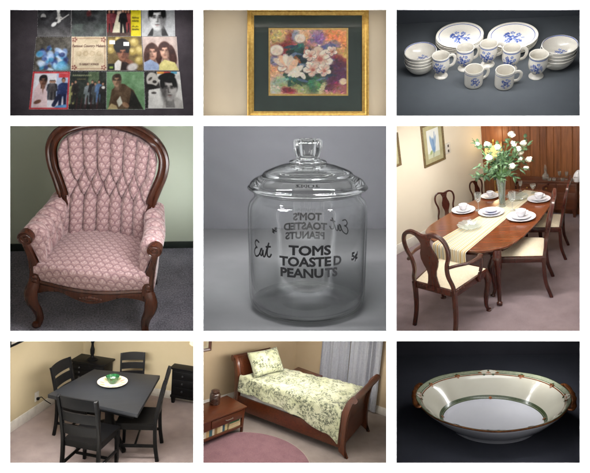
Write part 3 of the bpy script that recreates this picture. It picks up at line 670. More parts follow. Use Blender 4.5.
for x, z in [(x, r1) for x in x1] + [(x, r2) for x in x2] + [(x, r3) for x in x1]:
    puff -= .026 * np.exp(-((Xg - x) ** 2 + (Zg - z) ** 2) / .017 ** 2)
edge = np.clip((1 - np.abs(Ug)) / .1, 0, 1); edge = np.sqrt(edge * (2 - edge)) * np.clip((1.079 - Zg) / .03, 0, 1)
Yg = by(Xg, Zg) - .022 - puff * edge
P = np.stack([Xg, Yg, Zg], -1)
m = MB(); m.dc = lin((138, 108, 110)); m.grid(P, col=damask(Xg + .02, Zg * 1.02, .040, .040))
for x, z in [(x, r1) for x in x1] + [(x, r2) for x in x2] + [(x, r3) for x in x1]:
    if abs(x) < hw(z) - .01: m.ball((x, by(x, z) - .014, z), .009, 0, 10, (1, .6, 1))
bk = np.stack([Xg[::6, ::6], by(Xg, Zg)[::6, ::6] + .03, Zg[::6, ::6]], -1); m.grid(bk)
back = m.xf(T4).build('back_cushion', fabric, t, angle=80)
# carved back frame round the cushion, ending in small scrolls at the waist
fr = [(.232, .615), (.243, .66), (.246, .70), (.268, .78), (.292, .86), (.300, .94), (.286, 1.0), (.250, 1.052), (.19, 1.086), (.10, 1.106), (0, 1.113)]
fr = fr + [(-x, z) for x, z in fr[-2::-1]]
pth = [(x, by(np.array(min(abs(x), .25)), np.array(z)) - .012, z) for x, z in cr(fr, 90)]
sec = [(-.030, -.012), (-.026, -.026), (-.014, -.030), (-.006, -.022), (.004, -.034), (.018, -.036), (.027, -.024), (.03, 0), (.024, .03), (-.024, .03)]
m = MB(); m.sweep(pth, sec, [1.0 - .25 * (abs(i - 44.5) > 38) for i in range(90)], up=(0, 1, 0))
for s_ in (-1, 1):
    m.lathe([(0, -.032), (.021, -.032), (.026, -.024), (.026, .02), (.0, .02)], 18, M=Matrix.Translation((s_ * .240, pth[0][1] - .008, .612)) @ Matrix.Rotation(PI / 2, 4, 'X') @ Matrix.Scale(-1, 4, (0, 0, 1)))
    m.ball((s_ * .236, pth[0][1] - .036, .612), .011)
m.xf(T4).build('back_frame', mahog, t, bevel=0)
# seat
ns, nt = 120, 150
s = np.linspace(-1, 1, ns); w_ = np.linspace(0, 1, nt); Wg, Sg = np.meshgrid(w_, s, indexing='xy')
def yfront(x): return -.345 - .075 * np.cos(np.clip(x / .29, -1, 1) * PI / 2) ** 1.3
def seatP(Sg, Wg):
    half = .235 + .062 * np.clip(Wg / .75, 0, 1); x = Sg * half
    yb = .24; yf = yfront(x); tt = np.clip(Wg / .78, 0, 1); y = yb + (yf - yb) * np.sin(tt * PI / 2) ** .9
    z = .425 + .055 * (1 - Sg ** 2) ** .6 * np.sin(np.clip(tt * 1.0 + .18, 0, 1) * PI * .85)
    k = np.clip((Wg - .70) / .30, 0, 1); z = z - .004 - (k ** 1.5) * (z - .315); y = y - .018 * np.sin(k * PI) - .004
    return np.stack([x, y, z], -1)
P = seatP(Sg, Wg); arc = np.cumsum(np.concatenate([np.zeros((ns, 1)), np.linalg.norm(np.diff(P * np.array((1, 1.0, 1)), axis=1), axis=2)], 1), 1)
m = MB(); m.grid(P, col=damask(P[..., 0] * 1.05 + .0, -arc * .92, .045, .042))
m.xf(T4).build('seat_cushion', fabric, t, angle=80)
# padded arms
def arm(sg):
    ny, nk = 110, 90; yv = np.linspace(.25, -.315, ny); kk = np.linspace(0, 1, nk)
    P = np.zeros((ny, nk, 3)); C = np.zeros((ny, nk, 2))
    for i, y in enumerate(yv):
        f = i / (ny - 1); xi = .222 + .043 * f + .012 * math.sin(f * PI); zt = .675 - .045 * f - .03 * math.sin(f * PI) ; r = .042 + .008 * math.sin(f * PI)
        prof = [(xi + .008, .36), (xi, .45), (xi - .004, .54), (xi - .006, zt - r * 1.1), (xi + .004, zt - .3 * r), (xi + .03, zt), (xi + .06, zt - .004), (xi + .085, zt - .5 * r), (xi + .088, zt - r * 1.2), (xi + .072, zt - r * 2.0), (xi + .064, .46), (xi + .06, .36), (xi + .055, .30)]
        q = cr(prof, nk); P[i, :, 0] = q[:, 0]; P[i, :, 1] = y - (q[:, 1] - .45) * .05; P[i, :, 2] = q[:, 1]
        L = np.concatenate([[0], np.cumsum(np.hypot(*np.diff(q, axis=0).T))]); C[i, :, 0] = -y; C[i, :, 1] = L
    a_, b_ = C[..., 0], C[..., 1]
    nodes = [(-.16 + .115 * k, .21) for k in range(5)] + [(-.10 + .115 * k, .125) for k in range(4)]
    sg_ = [(x, z, x * 1.04, .34) for x, z in nodes[:5]]
    for k in range(4): sg_ += [(nodes[k][0], .21, nodes[5 + k][0], .125), (nodes[k + 1][0], .21, nodes[5 + k][0], .125), (nodes[5 + k][0], .125, nodes[5 + k][0], 0)]
    d = segdist(a_, b_, sg_); q = np.clip(d / .045, 0, 1); pf = .024 * np.sqrt(q * (2 - q)) * np.clip((.36 - b_) / .06, 0, 1)
    for x, z in nodes: pf -= .012 * np.exp(-((a_ - x) ** 2 + (b_ - z) ** 2) / .014 ** 2)
    N = np.cross(np.gradient(P, axis=0), np.gradient(P, axis=1)); N /= np.linalg.norm(N, axis=2, keepdims=True) + 1e-9
    if N[50, 20, 0] > 0: N = -N
    P = P + N * pf[..., None]; P[..., 0] *= sg
    m = MB(); m.grid(P, col=damask(b_ * 1.0, a_, .041, .041))
    e = P[-1]; c = e.mean(0); rg_ = np.linspace(1, 0.02, 14)[:, None, None]; cap = c + (e - c)[None] * rg_ + np.array((0, -.02, 0)) * (1 - rg_ ** 3); m.grid(cap, col=damask(cap[..., 0] * sg, cap[..., 2], .041, .041))
    m.xf(T4).build('armrest', fabric, t, angle=80)
    # carved post: a scroll under the pad, an S down to the seat rail
    m = MB(); X0 = .318 * sg
    pts = cr([(X0, -.318, .615), (X0 + sg * .004, -.352, .60), (X0 + sg * .004, -.366, .565), (X0 - sg * .002, -.352, .52), (X0 - sg * .012, -.338, .465), (X0 - sg * .022, -.338, .40), (X0 - sg * .026, -.352, .34), (X0 - sg * .024, -.366, .285)], 40)
    m.sweep(pts, [(-.028, -.016), (-.022, -.024), (-.008, -.019), (0, -.026), (.008, -.019), (.022, -.024), (.028, -.016), (.028, .016), (.02, .024), (-.02, .024)], [(.92 - .34 * math.sin(PI * min(1, i / 28)) + .3 * (i > 30) * (i - 30) / 10, .9) for i in range(40)], up=(0, -1, .2))
    for zz_, rr in ((.604, .031),):
        m.lathe([(0, -.052), (.008, -.052), (.011, -.045), (.017, -.045), (.020, -.053), (.026, -.053), (.029, -.046), (rr + .001, -.045), (rr + .006, -.051), (rr + .008, -.042), (rr + .008, .022), (0, .022)], 24, M=Matrix.Translation((X0 + sg * .002, -.338, zz_ - .004)) @ Matrix.Rotation(PI / 2, 4, 'X') @ Matrix.Scale(-1, 4, (0, 0, 1)))
    for k in range(3): m.ball((X0 - sg * .024, -.372 - .002 * k, .345 - .02 * k), .017 - .002 * k, n=10, sq=(1, .7, 1))
    m.xf(T4).build('arm_post', mahog, t)
for sg in (-1, 1): arm(sg)
# serpentine rail and carving
xs_ = np.linspace(-.305, .305, 61); P = np.zeros((61, 7, 3))
for i, x in enumerate(xs_):
    zb = .262 - .030 * math.exp(-(x / .085) ** 2) + .014 * math.exp(-((abs(x) - .16) / .05) ** 2) - .03 * math.exp(-((abs(x) - .3) / .05) ** 2)
    y = yfront(x) - .012
    P[i] = [(x, y + .03, .322), (x, y - .004, .322), (x, y - .012, .31), (x, y - .005, .298), (x, y - .010, .286), (x, y - .006, zb), (x, y + .03, zb)]
m = MB(); m.grid(P, cv=True)
for k in range(-3, 4): m.ball((k * .017, yfront(0) - .022 + abs(k) * .0015, .272 - .003 * abs(k) ), .016 - .0025 * abs(k), n=10, sq=(1.2, .7, 1.1))
m.xf(T4).build('seat_rail', mahog, t)
for sg in (-1, 1):
    m = MB(); P = [[(sg * x, y, z) for z in (.318, .25)] for x, y in ((.3, -.34), (.255, .26))]
    m.sweep([(sg * .298, -.34, .285), (sg * .255, .26, .285)], rect(.014, .034), up=(0, 0, 1)); m.xf(T4).build('side_rail', mahog, t, bevel=.003)
    pts = cr([(sg * .296, -.358, .30), (sg * .314, -.385, .25), (sg * .310, -.395, .19), (sg * .29, -.378, .12), (sg * .283, -.372, .06), (sg * .292, -.392, .022), (sg * .298, -.412, .026), (sg * .294, -.414, .05)], 36)
    sc = np.interp(np.linspace(0, 1, 36), [0, .2, .4, .6, .8, .9, 1], [.034, .036, .027, .021, .018, .02, .014])
    m = MB(); m.sweep(pts, circ(12), sc, up=(0, -1, 0)); m.ball((sg * .294, -.398, .02), .021, sq=(1, 1.1, .9)); m.ball((sg * .308, -.404, .238), .02, sq=(1, .6, 1.4)); m.xf(T4).build('leg', mahog, t)
    pts = cr([(sg * .25, .25, .30), (sg * .252, .26, .18), (sg * .26, .3, .08), (sg * .265, .36, 0)], 16)
    m = MB(); m.sweep(pts, rect(1, 1), np.linspace(.024, .017, 16), up=(1, 0, 0)); m.xf(T4).build('leg', mahog, t, bevel=.004)
added_light(120, 128, .1, (0, -1.0, .3), .9, 12, (.98, .98, 1)); added_light(182, 215, 1.9, (.9, .6, 1.2), .12, 11, (.93, .97, 1), size_y=.9); added_light(186, 210, .45, (-.1, -1.0, .5), .12, 15, (.95, .97, 1), size_y=.9)

# ================================================================ compartment 5: glass counter jar
CUR = Panel('jar', (202.8, 125.5, 386.8, 331.4), 13, 1.555, 0, -1.08)
K5 = lambda x, y: (196 + x / 2.19, 120 + y / 2.19)
cl5 = flat('grey table cloth', (134, 134, 136), (126, 126, 128), 5, .85, 900, .2, bd=.0006); cl5b = flat('grey backdrop cloth', (112, 112, 116), (104, 104, 108), 2, .9, 900, .2, bd=.0006)
fl = CUR.at(*K5(215, 238))
o = MB().box(-1, 1, -1, fl[1], -.02, 0).build('table_surface', cl5); struct(o)
o = MB().box(-1, 1, fl[1] + .002, fl[1] + .02, -.05, .8).build('backdrop', cl5b); struct(o)
g = glass('clear jar glass', (.985, .99, .985, 1), 0., 1.45); g2 = glass('lid glass', (.98, .985, .965, 1), 0., 1.45)
jp = CUR.at(*K5(243, 405))
t = thing('glass_jar', 'clear glass counter jar with domed lid and black lettering', 'glass jar', jp)
H = .197
jo = smooth([(.070, .0), (.088, .002), (.0965, .010), (.0995, .024), (.1, .05), (.1, .10), (.1, .15), (.0995, .172), (.096, .184), (.0905, .190), (.0885, .194), (.0895, .2), (.0885, .203)], 70)
ji = smooth([(.0855, .203), (.0845, .196), (.087, .188), (.0925, .181), (.0958, .17), (.0962, .15), (.0962, .10), (.0962, .05), (.0955, .026), (.091, .014), (.08, .0095)], 60)
side_ = thin_glass('jar glass', (.995, .998, .995, 1), 1.5)
jar = MB().lathe([(0, .0005), (.06, .0005)] + jo + ji + [(.05, .0128), (0, .0128)], 96).build('jar_body', side_, t, angle=70)
MB().lathe([(0, .004), (.05, .004), (.06, .0022), (.070, .0012), (.0865, .0032), (.0935, .0095), (.0945, .0125), (.088, .0115), (.07, .0100), (.05, .0092), (0, .0092)], 96).build('jar_base', thin_glass('jar base glass', (.99, .995, .99, 1), 1.9), t, angle=70)
lid_z = .2035
lo = smooth([(.092, .0006), (.0985, .0018), (.1012, .0042), (.1, .0066), (.0975, .0085), (.096, .0125), (.09, .018), (.078, .024), (.072, .030), (.056, .0365), (.044, .0405), (.036, .042), (.030, .0425)], 60)
kn = smooth([(.030, .0425), (.031, .046), (.028, .0485), (.020, .0505), (.0185, .054), (.0205, .060), (.0225, .070), (.023, .078), (.0205, .0825), (.015, .0832)], 40)
kin = smooth([(.0145, .081), (.0125, .074), (.011, .062), (.009, .056), (0, .0555)], 20)
li = smooth([(0, .036), (.03, .0365), (.05, .032), (.066, .0255), (.075, .019), (.086, .014), (.0875, .004), (.085, -.004), (.082, -.004), (.081, .002)], 40)
li = [(0, .037), (.034, .0365), (.052, .032), (.068, .0245), (.075, .0185), (.083, .0125), (.0835, -.005), (.0868, -.005), (.0872, .0006)]
lid = MB().lathe([(r * .985, z + lid_z) for r, z in (li + lo)], 96).build('lid', g2, t, angle=60)
m = MB(); nk_ = 64; pr = [(0, .0432)] + [(.030, .0432)] + kn + kin
V = []; Fc = []
for r, z in pr:
    for i in range(nk_):
        a_ = 2 * PI * i / nk_; f = 1 + (.09 * (abs(math.cos(4 * a_)) - .5) if .05 < z < .0825 and r > .015 else 0)
        V.append((r * f * math.cos(a_), r * f * math.sin(a_), z + lid_z))
for k in range(len(pr) - 1):
    for i in range(nk_): Fc.append((k * nk_ + i, k * nk_ + (i + 1) % nk_, (k + 1) * nk_ + (i + 1) % nk_, (k + 1) * nk_ + i))
m.add(V, Fc).build('knob', g2, lid, angle=60)
black5 = flat('black enamel lettering', (24, 24, 26), rough=.5); worn = flat('worn grey lettering', (74, 74, 76), rough=.6)
def wrap(m, txt, size, a0, z0, flip=1, r=.1004, extra=.0008, width=None):
    V, Fc = text_geo(txt, size, extra)
    if width:
        k = width / (max(x for x, y in V) - min(x for x, y in V)); V = [(x * k, y) for x, y in V]
    m.add([(r * math.cos(a0 + x / r), r * math.sin(a0 + x / r), z0 + y) for x, y in V], Fc, 0)
def stroke(m, pts, a0, z0, w=.0011, r=.1004):
    p = cr(pts, 60); P = []
    for i in range(60):
        d = p[min(i + 1, 59)] - p[max(i - 1, 0)]; d = d / (np.linalg.norm(d) + 1e-9); n = np.array((-d[1], d[0])) * w
        P.append([(r * math.cos(a0 + q[0] / r), r * math.sin(a0 + q[0] / r), z0 + q[1]) for q in (p[i] - n, p[i] + n)])
    m.grid(P)
E_ = [(.008, .014), (.002, .016), (-.002, .012), (.0005, .008), (.004, .0075), (-.001, .006), (-.004, .001), (-.001, -.004), (.006, -.002), (.010, .003), (.014, .008), (.011, .006), (.010, .001), (.013, -.001), (.016, .007), (.016, .0), (.019, -.001), (.023, .008), (.027, .017), (.024, .008), (.024, .001), (.028, .0), (.031, .004)]
E2_ = [(.021, .011), (.030, .0125)]
fr_ = -PI / 2
m = MB(); wrap(m, "TOMS", .0205, fr_ + .02, .1245, width=.066); wrap(m, "TOASTE", .020, fr_ - .055, .1065, width=.082); wrap(m, "PEANU", .0195, fr_ - .11, .0885, width=.068)
stroke(m, [(x * 1.2, y * 1.35) for x, y in E_], fr_ - .98, .110, .0014); stroke(m, [(x * 1.2, y * 1.35) for x, y in E2_], fr_ - .98, .110, .0014)
m.build('front_lettering', black5, t, flip=False)
for q_ in (("D", .020, fr_ + .46, .1065), ("TS", .0195, fr_ + .36, .0885), ("5¢", .017, fr_ + .82, .108)):
    m = MB(); wrap(m, *q_); m.build('worn_lettering', worn, t, flip=False)
for q_, w_ in ((("TOM'S", .019, PI / 2 - .02, .136), .054), (("TOASTED", .0185, PI / 2 + .02, .118), .083), (("PEANUTS", .0185, PI / 2 + .02, .1005), .075), (("5¢", .011, PI / 2 + .62, .115), None)):
    m = MB(); wrap(m, *q_, width=w_); m.build('rear_lettering', black5, t, flip=False)
m = MB(); stroke(m, [(x * 1.15, y * 1.3) for x, y in E_], PI / 2 - .80, .116, .0012); stroke(m, [(x * 1.15, y * 1.3) for x, y in E2_], PI / 2 - .80, .116, .0012); m.build('rear_script', black5, t, flip=False)
added_light(240, 127, .1, (0, .05, .1), .6, 66); added_light(350, 127, .1, (0, .05, .1), .6, 66); added_light(295, 127, 1.0, (0, .5, 0.12), 1.6, 190)

# ================================================================ compartment 9: oval porcelain bowl
CUR = Panel('bowl', (396.4, 341.1, 580.5, 463.5), 33, 1.155, 4.5, -1.03)
K9 = lambda x, y: (390 + x / 2.95, 334 + y / 2.95)
bk9 = flat('black velvet cloth', (82, 84, 94), (74, 76, 85), 8, .95, 700, .3, bd=.001, spec=.15); bk9b = flat('black backdrop', (66, 66, 74), rough=.95, spec=.1)
p0, p1 = CUR.at(*K9(22, 66)), CUR.at(*K9(560, 58))
o = MB().box(-2, 2, -1.2, (p0[1] + p1[1]) / 2, -.02, 0).build('table_surface', bk9); struct(o)
M9 = Matrix.Translation(Vector((0, (p0[1] + p1[1]) / 2 + .002, 0)))
o = MB().box(-2, 2, 0, .02, -.05, 1.2, M=M9).build('backdrop', bk9b); struct(o)
bp = CUR.at(*K9(303, 268))
t = thing('serving_bowl', 'oval white porcelain serving bowl with green band and gilt handles', 'bowl', bp, R_(0))
porc = flat('white porcelain glaze', (216, 216, 222), (211, 211, 218), 20, .16, coat=.6); ivory = flat('ivory glaze', (200, 196, 180), (195, 190, 173), 20, .16, coat=.6)
green9 = flat('sage green band', (146, 150, 128), (126, 132, 110), 260, .2, coat=.5); dkgreen = flat('dark green line', (74, 86, 58), (54, 66, 42), 400, .25, coat=.4); gilt = flat('worn gilt', (150, 92, 50), (100, 56, 30), 120, .3, metal=.5)
C9 = [porc, ivory, green9, dkgreen, gilt]
AX, BX = .128, .094
def oval(k, z, dx=0): return lambda a: ((AX * k + dx) * math.cos(a) , (BX * k + dx) * math.sin(a), z)
pr9 = [(.50, 0, 0, 0), (.56, 0, 0, 0), (.565, .006, 0, 0), (.60, .0085, 0, 0), (.72, .018, 0, 0), (.86, .034, 0, 0), (.96, .0465, 0, 0), (.995, .0515, 0, 0), (1.0, .0535, 4, 0), (.992, .0545, 4, 0), (.984, .0545, 3, 0), (.975, .0542, 2, 0), (.955, .0530, 2, 0), (.935, .0515, 2, 0), (.928, .0508, 3, 0), (.922, .0502, 1, 0), (.91, .0490, 4, 0), (.903, .0482, 1, 0), (.86, .0420, 1, 0), (.78, .0300, 1, 0), (.70, .0185, 1, 0), (.668, .0147, 3, 0), (.664, .0143, 2, 0), (.652, .0132, 3, 0), (.648, .0128, 0, 0), (.58, .0090, 0, 0), (.4, .0075, 0, 0), (.2, .007, 0, 0), (.0, .007, 0, 0)]
n9 = 96; V = []; Fc = []; mm = []
for (k, z, mt, _) in pr9:
    for i in range(n9):
        a_ = 2 * PI * i / n9; rim = max(0, (k - .7) / .3); wav = 1 + .006 * rim * math.cos(8 * a_)
        V.append((AX * max(k, 1e-4) * wav * math.cos(a_), BX * max(k, 1e-4) * wav * math.sin(a_), z + .006 * rim * math.cos(a_) ** 2))
for k in range(len(pr9) - 1):
    for i in range(n9): Fc.append((k * n9 + i, k * n9 + (i + 1) % n9, (k + 1) * n9 + (i + 1) % n9, (k + 1) * n9 + i)); mm.append(pr9[k + 1][2])
m = MB().add([(0, 0, .003)] + V, [tuple(1 + x for x in f) for f in Fc] + [(0, 1 + (i + 1) % n9, 1 + i) for i in range(n9)], mm + [0] * n9)
def on9(a_, k):
    for (k0, z0, *_), (k1, z1, *_) in zip(pr9[8:], pr9[9:]):
        if k1 <= k <= k0: z = z0 + (z1 - z0) * (k0 - k) / (k0 - k1); break
    rim = max(0, (k - .7) / .3); wav = 1 + .006 * rim * math.cos(8 * a_)
    return np.array((AX * k * wav * math.cos(a_), BX * k * wav * math.sin(a_), z + .006 * rim * math.cos(a_) ** 2 + .0012))
def blob9(a_, k, w, h, mat):
    m.add([on9(a_, k)] + [on9(a_ + w * math.cos(j * PI / 5), min(.99, k + h * math.sin(j * PI / 5))) for j in range(10)], [(0, 1 + j, 1 + (j + 1) % 10) for j in range(10)], mat)
flowr = flat('rose enamel', (168, 122, 96), (140, 96, 72), 200, .3)
for q_ in range(4):                                                       # four large crests, four small ones between
    a_ = q_ * PI / 2
    fx = 1.0 if q_ % 2 else .72
    blob9(a_, .945, .13 * fx, .034, 1)
    for j in range(-3, 4): blob9(a_ + .032 * j * fx, .945 + .016 * math.cos(j * 2.1), .017 * fx, .014, (3, 5, 3, 4)[j % 4])
    blob9(a_, .985 - .05, .02, .018, 5)
    for j in (-1, 1): blob9(a_ + .13 * j * fx, .932, .03 * fx, .012, 4); blob9(a_ + .07 * j, .905, .02, .012, 3)
    blob9(a_, .655, .035, .022, 4); blob9(a_, .655, .02, .012, 3)
    for sg in (-1, 1):
        b_ = a_ + sg * .5; blob9(b_, .925, .05, .016, 4); blob9(b_, .91, .025, .022, 5); blob9(b_, .94, .02, .012, 3)
m.build('bowl_body', C9 + [flowr], t, angle=50)
for sg in (-1, 1):
    pts = cr([(sg * .117, -.034, .0578), (sg * .1235, -.036, .0585), (sg * .1275, -.025, .0595), (sg * .130, -.010, .0605), (sg * .1305, 0, .061), (sg * .130, .010, .0605), (sg * .1275, .025, .0595), (sg * .1235, .036, .0585), (sg * .117, .034, .0578)], 40)
    m = MB(); m.sweep(pts, circ(10), [(.0038 + .0006 * math.sin(i * .9), .0022) for i in range(40)], up=(0, 0, 1)); m.build('handle', gilt, t)
added_light(440, 345, 1.0, (-.05, .03, .03), .05, 2.6, size_y=.35); added_light(536, 345, 1.0, (.06, .03, .03), .05, 5, size_y=.35); added_light(488, 343, .15, (0, 0, 0), .9, 2.5)
# ================================================================ shared pieces of the furnished compartments
def wall_on(a, b, name, mat, ext=(6, 6), h=5, base=None, bh=.12, bt=.018, solid=.1):
    """a wall standing on the floor line a -> b, facing the visitor, with its baseboard"""
    a = np.array((a[0], a[1], 0.)); b = np.array((b[0], b[1], 0.)); an = math.atan2(b[1] - a[1], b[0] - a[0]); L = np.linalg.norm(b - a)
    M = Matrix.Translation(Vector(a)) @ Matrix.Rotation(an, 4, 'Z')
    struct(MB().box(-ext[0], L + ext[1], 0, solid, -.1, h, M=M).build(name, mat))
    if base: struct(MB().box(-ext[0], L + ext[1] - .001, -bt, -.001, 0, bh, M=M).build('baseboard', base, bevel=.004))
    return M
def stem_glass(label, loc, h=.19, sc=1., group='stem glasses on the dining table', rim=.034):
    pr = [(.0, .001), (.034, .001), (.034, .004), (.012, .008), (.005, .02), (.0045, h * .42), (.008, h * .46), (.022, h * .54), (.03, h * .66), (rim + .001, h * .85), (rim, h), (rim - .0015, h), (rim - .001, h * .85), (.028, h * .66), (.02, h * .555), (.0, h * .49)]
    m = MB().lathe(pr, 24); o = m.build('wine_glass', crystal, angle=60); tag(o, label, 'glass', group); return place(o, loc, 0, sc)
crystal = pressed('crystal', (.96, .97, .97, 1), .07)
white_china = flat('white china glaze', (226, 226, 232), (218, 219, 226), 20, .2, coat=.5)

# ================================================================ compartment 6: dining room
CUR = Panel('dining', (396.5, 125.5, 580.5, 331.4), 24.197, 9.244, 3.104, -1.08)
cherry = wood('dark cherry wood', (72, 30, 20), (50, 20, 14), 2, 60, .26, .12); cherry_top = wood('polished cherry top', (118, 64, 34), (96, 48, 26), 0, 26, .16, .5)
cream_wall = flat('cream wall paint', (228, 219, 200), (223, 213, 193), 1.2, .7, 70, .1)
mauve = carpet('mauve carpet', (166, 149, 154), (122, 107, 113), 170., 5., .5, .006)
white_trim = flat('white trim paint', (226, 222, 212), rough=.4)
A6, C6, B6 = CUR.at(397, 254), CUR.at(485, 207), CUR.at(580, 214)
struct(MB().box(-8, 8, -8, 8, -.05, 0).build('floor', mauve))
mp_, np_, bp_ = new_mat('wood panelling'); setp(bp_, .5, coat=.1)
v_ = coords(np_, (30, 30, 2)); vv = coords(np_, (1, 1, .3)); sx_ = np_.nodes.new('ShaderNodeSeparateXYZ'); np_.links.new(coords(np_), sx_.inputs[0])
f_ = math_node(np_, 'ADD', math_node(np_, 'MULTIPLY', noise(np_, v_, 1., 5, .65, .5), .6), math_node(np_, 'MULTIPLY', noise(np_, coords(np_, (5, 5, .12)), 1., 2), .4))
np_.links.new(ramp(np_, f_, [(.34, rgba((92, 52, 28))), (.66, rgba((148, 92, 52)))]), bp_.inputs['Base Color'])
lw = wall_on(A6, C6, 'wall', cream_wall, ext=(6, 0), base=white_trim, bh=.15)
bw = wall_on(C6, B6, 'wall', cream_wall, ext=(.0, 6), solid=.06)
# panelling boards with V-grooves, one skin in front of the back wall
L6 = float(np.linalg.norm(B6 - C6)) + 2.5; row = []; x = .012; rr = random.Random(4)
while x < L6:
    wd = rr.choice((.10, .14, .2, .16)); row += [(x, -.008), (x + .008, -.016), (x + wd - .008, -.016), (x + wd, -.008)]; x += wd
P = [[tuple(bw @ Vector((x, y, z))) for z in (.0, 5.)] for x, y in row]
struct(MB().grid(P).build('panelled_wall', mp_, angle=20))
cushion = flat('cream seat cloth', (226, 214, 190), (214, 202, 176), 60, .85, 500, .2, bd=.001, sheen=.2)
def qa_chair(label, loc, rz, sc, arms=False):
    t = thing('dining_chair', label, 'chair', loc, rz, sc, 'dining chairs round the oval table')
    path = [(-.205, -.235, .44), (-.20, -.243, .50), (-.172, -.258, .60), (-.178, -.272, .70), (-.212, -.288, .80), (-.218, -.302, .89), (-.19, -.314, .965), (-.13, -.320, 1.0), (-.07, -.322, .992), (0, -.324, .972)]
    path = path + [(-x, y, z) for x, y, z in path[-2::-1]]
    pth = cr(path, 80); sc_ = [(1.0 + .35 * math.exp(-((i - 39.5) / 9) ** 2), 1.0) for i in range(80)]
    MB().sweep(pth, [(-.016, -.011), (-.009, -.015), (.009, -.015), (.016, -.011), (.016, .011), (.009, .015), (-.009, .015), (-.016, .011)], sc_, up=(0, 1, .15)).build('back_frame', cherry, t)
    zc_ = [.455, .50, .56, .61, .66, .72, .78, .84, .89, .93, .965]; wc = [.062, .05, .042, .05, .072, .088, .082, .058, .046, .056, .078]
    P = []
    for z in np.linspace(.455, .965, 40):
        w_ = np.interp(z, zc_, wc); y = -.236 - (z - .44) * .165 + .02 * math.sin((z - .455) / .51 * PI); P.append([(x * w_, y + dy, z) for x, dy in ((-1, 0), (-.5, -.004), (0, -.006), (.5, -.004), (1, 0), (1, .013), (0, .009), (-1, .013))])
    MB().grid(P, cv=True).build('back_splat', cherry, t)
    tr = [(-.215, -.245), (.215, -.245), (.265, .235), (.2, .262), (-.2, .262), (-.265, .235)]
    MB().prism(tr, .385, .45).build('seat_rail', cherry, t, bevel=.006)
    n = 24; P = []
    for i in range(n):
        r_ = []
        for j in range(n):
            u_, v_2 = i / (n - 1) * 2 - 1, j / (n - 1) * 2 - 1; half = .198 + .048 * (v_2 + 1) / 2
            e_ = max(abs(u_), abs(v_2)); r_.append((u_ * half, v_2 * .232 + .008, .450 + .036 * (1 - e_ ** 4) + .006 * (1 - e_ ** 2)))
        P.append(r_)
    MB().grid(P).build('seat', cushion, t, angle=80)
    for s_ in (-1, 1):
        pts = cr([(s_ * .205, -.235, .45), (s_ * .205, -.236, .32), (s_ * .208, -.25, .16), (s_ * .214, -.30, 0)], 20)
        MB().sweep(pts, rect(1, 1), np.linspace(.019, .0155, 20), up=(1, 0, 0)).build('leg', cherry, t, bevel=.003)
        pts = cr([(s_ * .232, .225, .44), (s_ * .252, .248, .36), (s_ * .252, .25, .29), (s_ * .238, .232, .17), (s_ * .234, .228, .07), (s_ * .242, .242, .02), (s_ * .246, .25, .0)], 30)
        m = MB().sweep(pts, circ(12), np.interp(np.linspace(0, 1, 30), [0, .2, .4, .7, .85, .93, 1], [.03, .034, .026, .017, .016, .028, .026]), up=(0, 1, 0)); m.build('leg', cherry, t)
        if arms:
            pts = cr([(s_ * .205, -.286, .70), (s_ * .235, -.22, .695), (s_ * .285, -.08, .672), (s_ * .295, .05, .662), (s_ * .275, .115, .655), (s_ * .272, .13, .63), (s_ * .285, .10, .56), (s_ * .283, .07, .50), (s_ * .262, .08, .44), (s_ * .258, .09, .40)], 50)
            MB().sweep(pts, circ(10), [(.016 + .008 * math.exp(-((i - 20) / 7) ** 2), .014) for i in range(50)], up=(.1, .3, 1)).build('armrest', cherry, t)
    return t
qa_chair('armchair with open arms at the near end of the oval table', (-.473, -2.503, 0), -.514, 1.264, True)
qa_chair('chair on the right of the oval table, nearer of the two with cream seats showing', (.347, -1.797, 0), 1.429, 1.21)
qa_chair('chair on the right of the oval table, nearer the sideboard', (.688, -.867, 0), 1.365, 1.034)
qa_chair('chair against the cream wall, nearer the picture', (-.513, -.308, 0), -2.641, .702)
qa_chair('chair against the cream wall, close to the panelled corner', (-.012, .363, 0), -2.289, .632)
fp = CUR.at(533, 215); qa_chair('armchair at the far end of the oval table before the sideboard', (fp[0], fp[1], 0), PI - .55, .80, True)
tb = [(426, 234), (436, 242), (450, 247), (467, 250), (489, 250), (513, 243), (534, 225.6), (546, 211), (552.5, 201), (553.5, 196), (549, 192), (536.4, 189.5), (515, 189), (497, 191), (484, 195.5), (458, 208), (436, 221), (427, 228)]
Q = np.array([CUR.at(*p, .75) for p in tb]); cen = Q.mean(0); cen[2] = 0
t = thing('dining_table', 'long oval polished dining table with curved legs', 'table', cen); Q = Q - cen; Q[:, 2] = 0
E_2 = np.vstack([Q[-2:], Q, Q[:3]]); lp = cr(E_2, (len(E_2) - 1) * 6 + 1)[12:12 + 6 * len(Q)]
def off(P, d):
    T = np.roll(P, -1, 0) - np.roll(P, 1, 0); N = np.stack([T[:, 1], -T[:, 0], 0 * T[:, 0]], 1); N /= np.linalg.norm(N, axis=1, keepdims=True) + 1e-9
    if ((P + N * .01)[:, :2] ** 2).sum() < (P[:, :2] ** 2).sum(): N = -N
    return P + N * d
lay = [(-.06, .712), (-.012, .714), (-.004, .722), (-.004, .730), (0, .735), (0, .744), (-.006, .75), (-.03, .7502)]
P = np.array([off(lp, d) + np.array((0, 0, z)) for d, z in lay]); m = MB().grid(P, cv=True); k0 = len(m.v)
m.add(list(P[-1]), [tuple(range(len(lp)))]); m.build('table_top', cherry_top, t, angle=30)
m = MB().grid(np.array([off(lp, -.11) + np.array((0, 0, z)) for z in (.63, .714)]), cv=True); m.build('apron', cherry, t)
ax6 = -.39; nl = CUR.at(499.7, 304.6) - cen; c_, s__ = math.cos(ax6), math.sin(ax6)
tc = np.array((.14, -1.26, 0)) - cen
l0 = nl - tc; lx, ly = l0[0] * c_ + l0[1] * s__, -l0[0] * s__ + l0[1] * c_
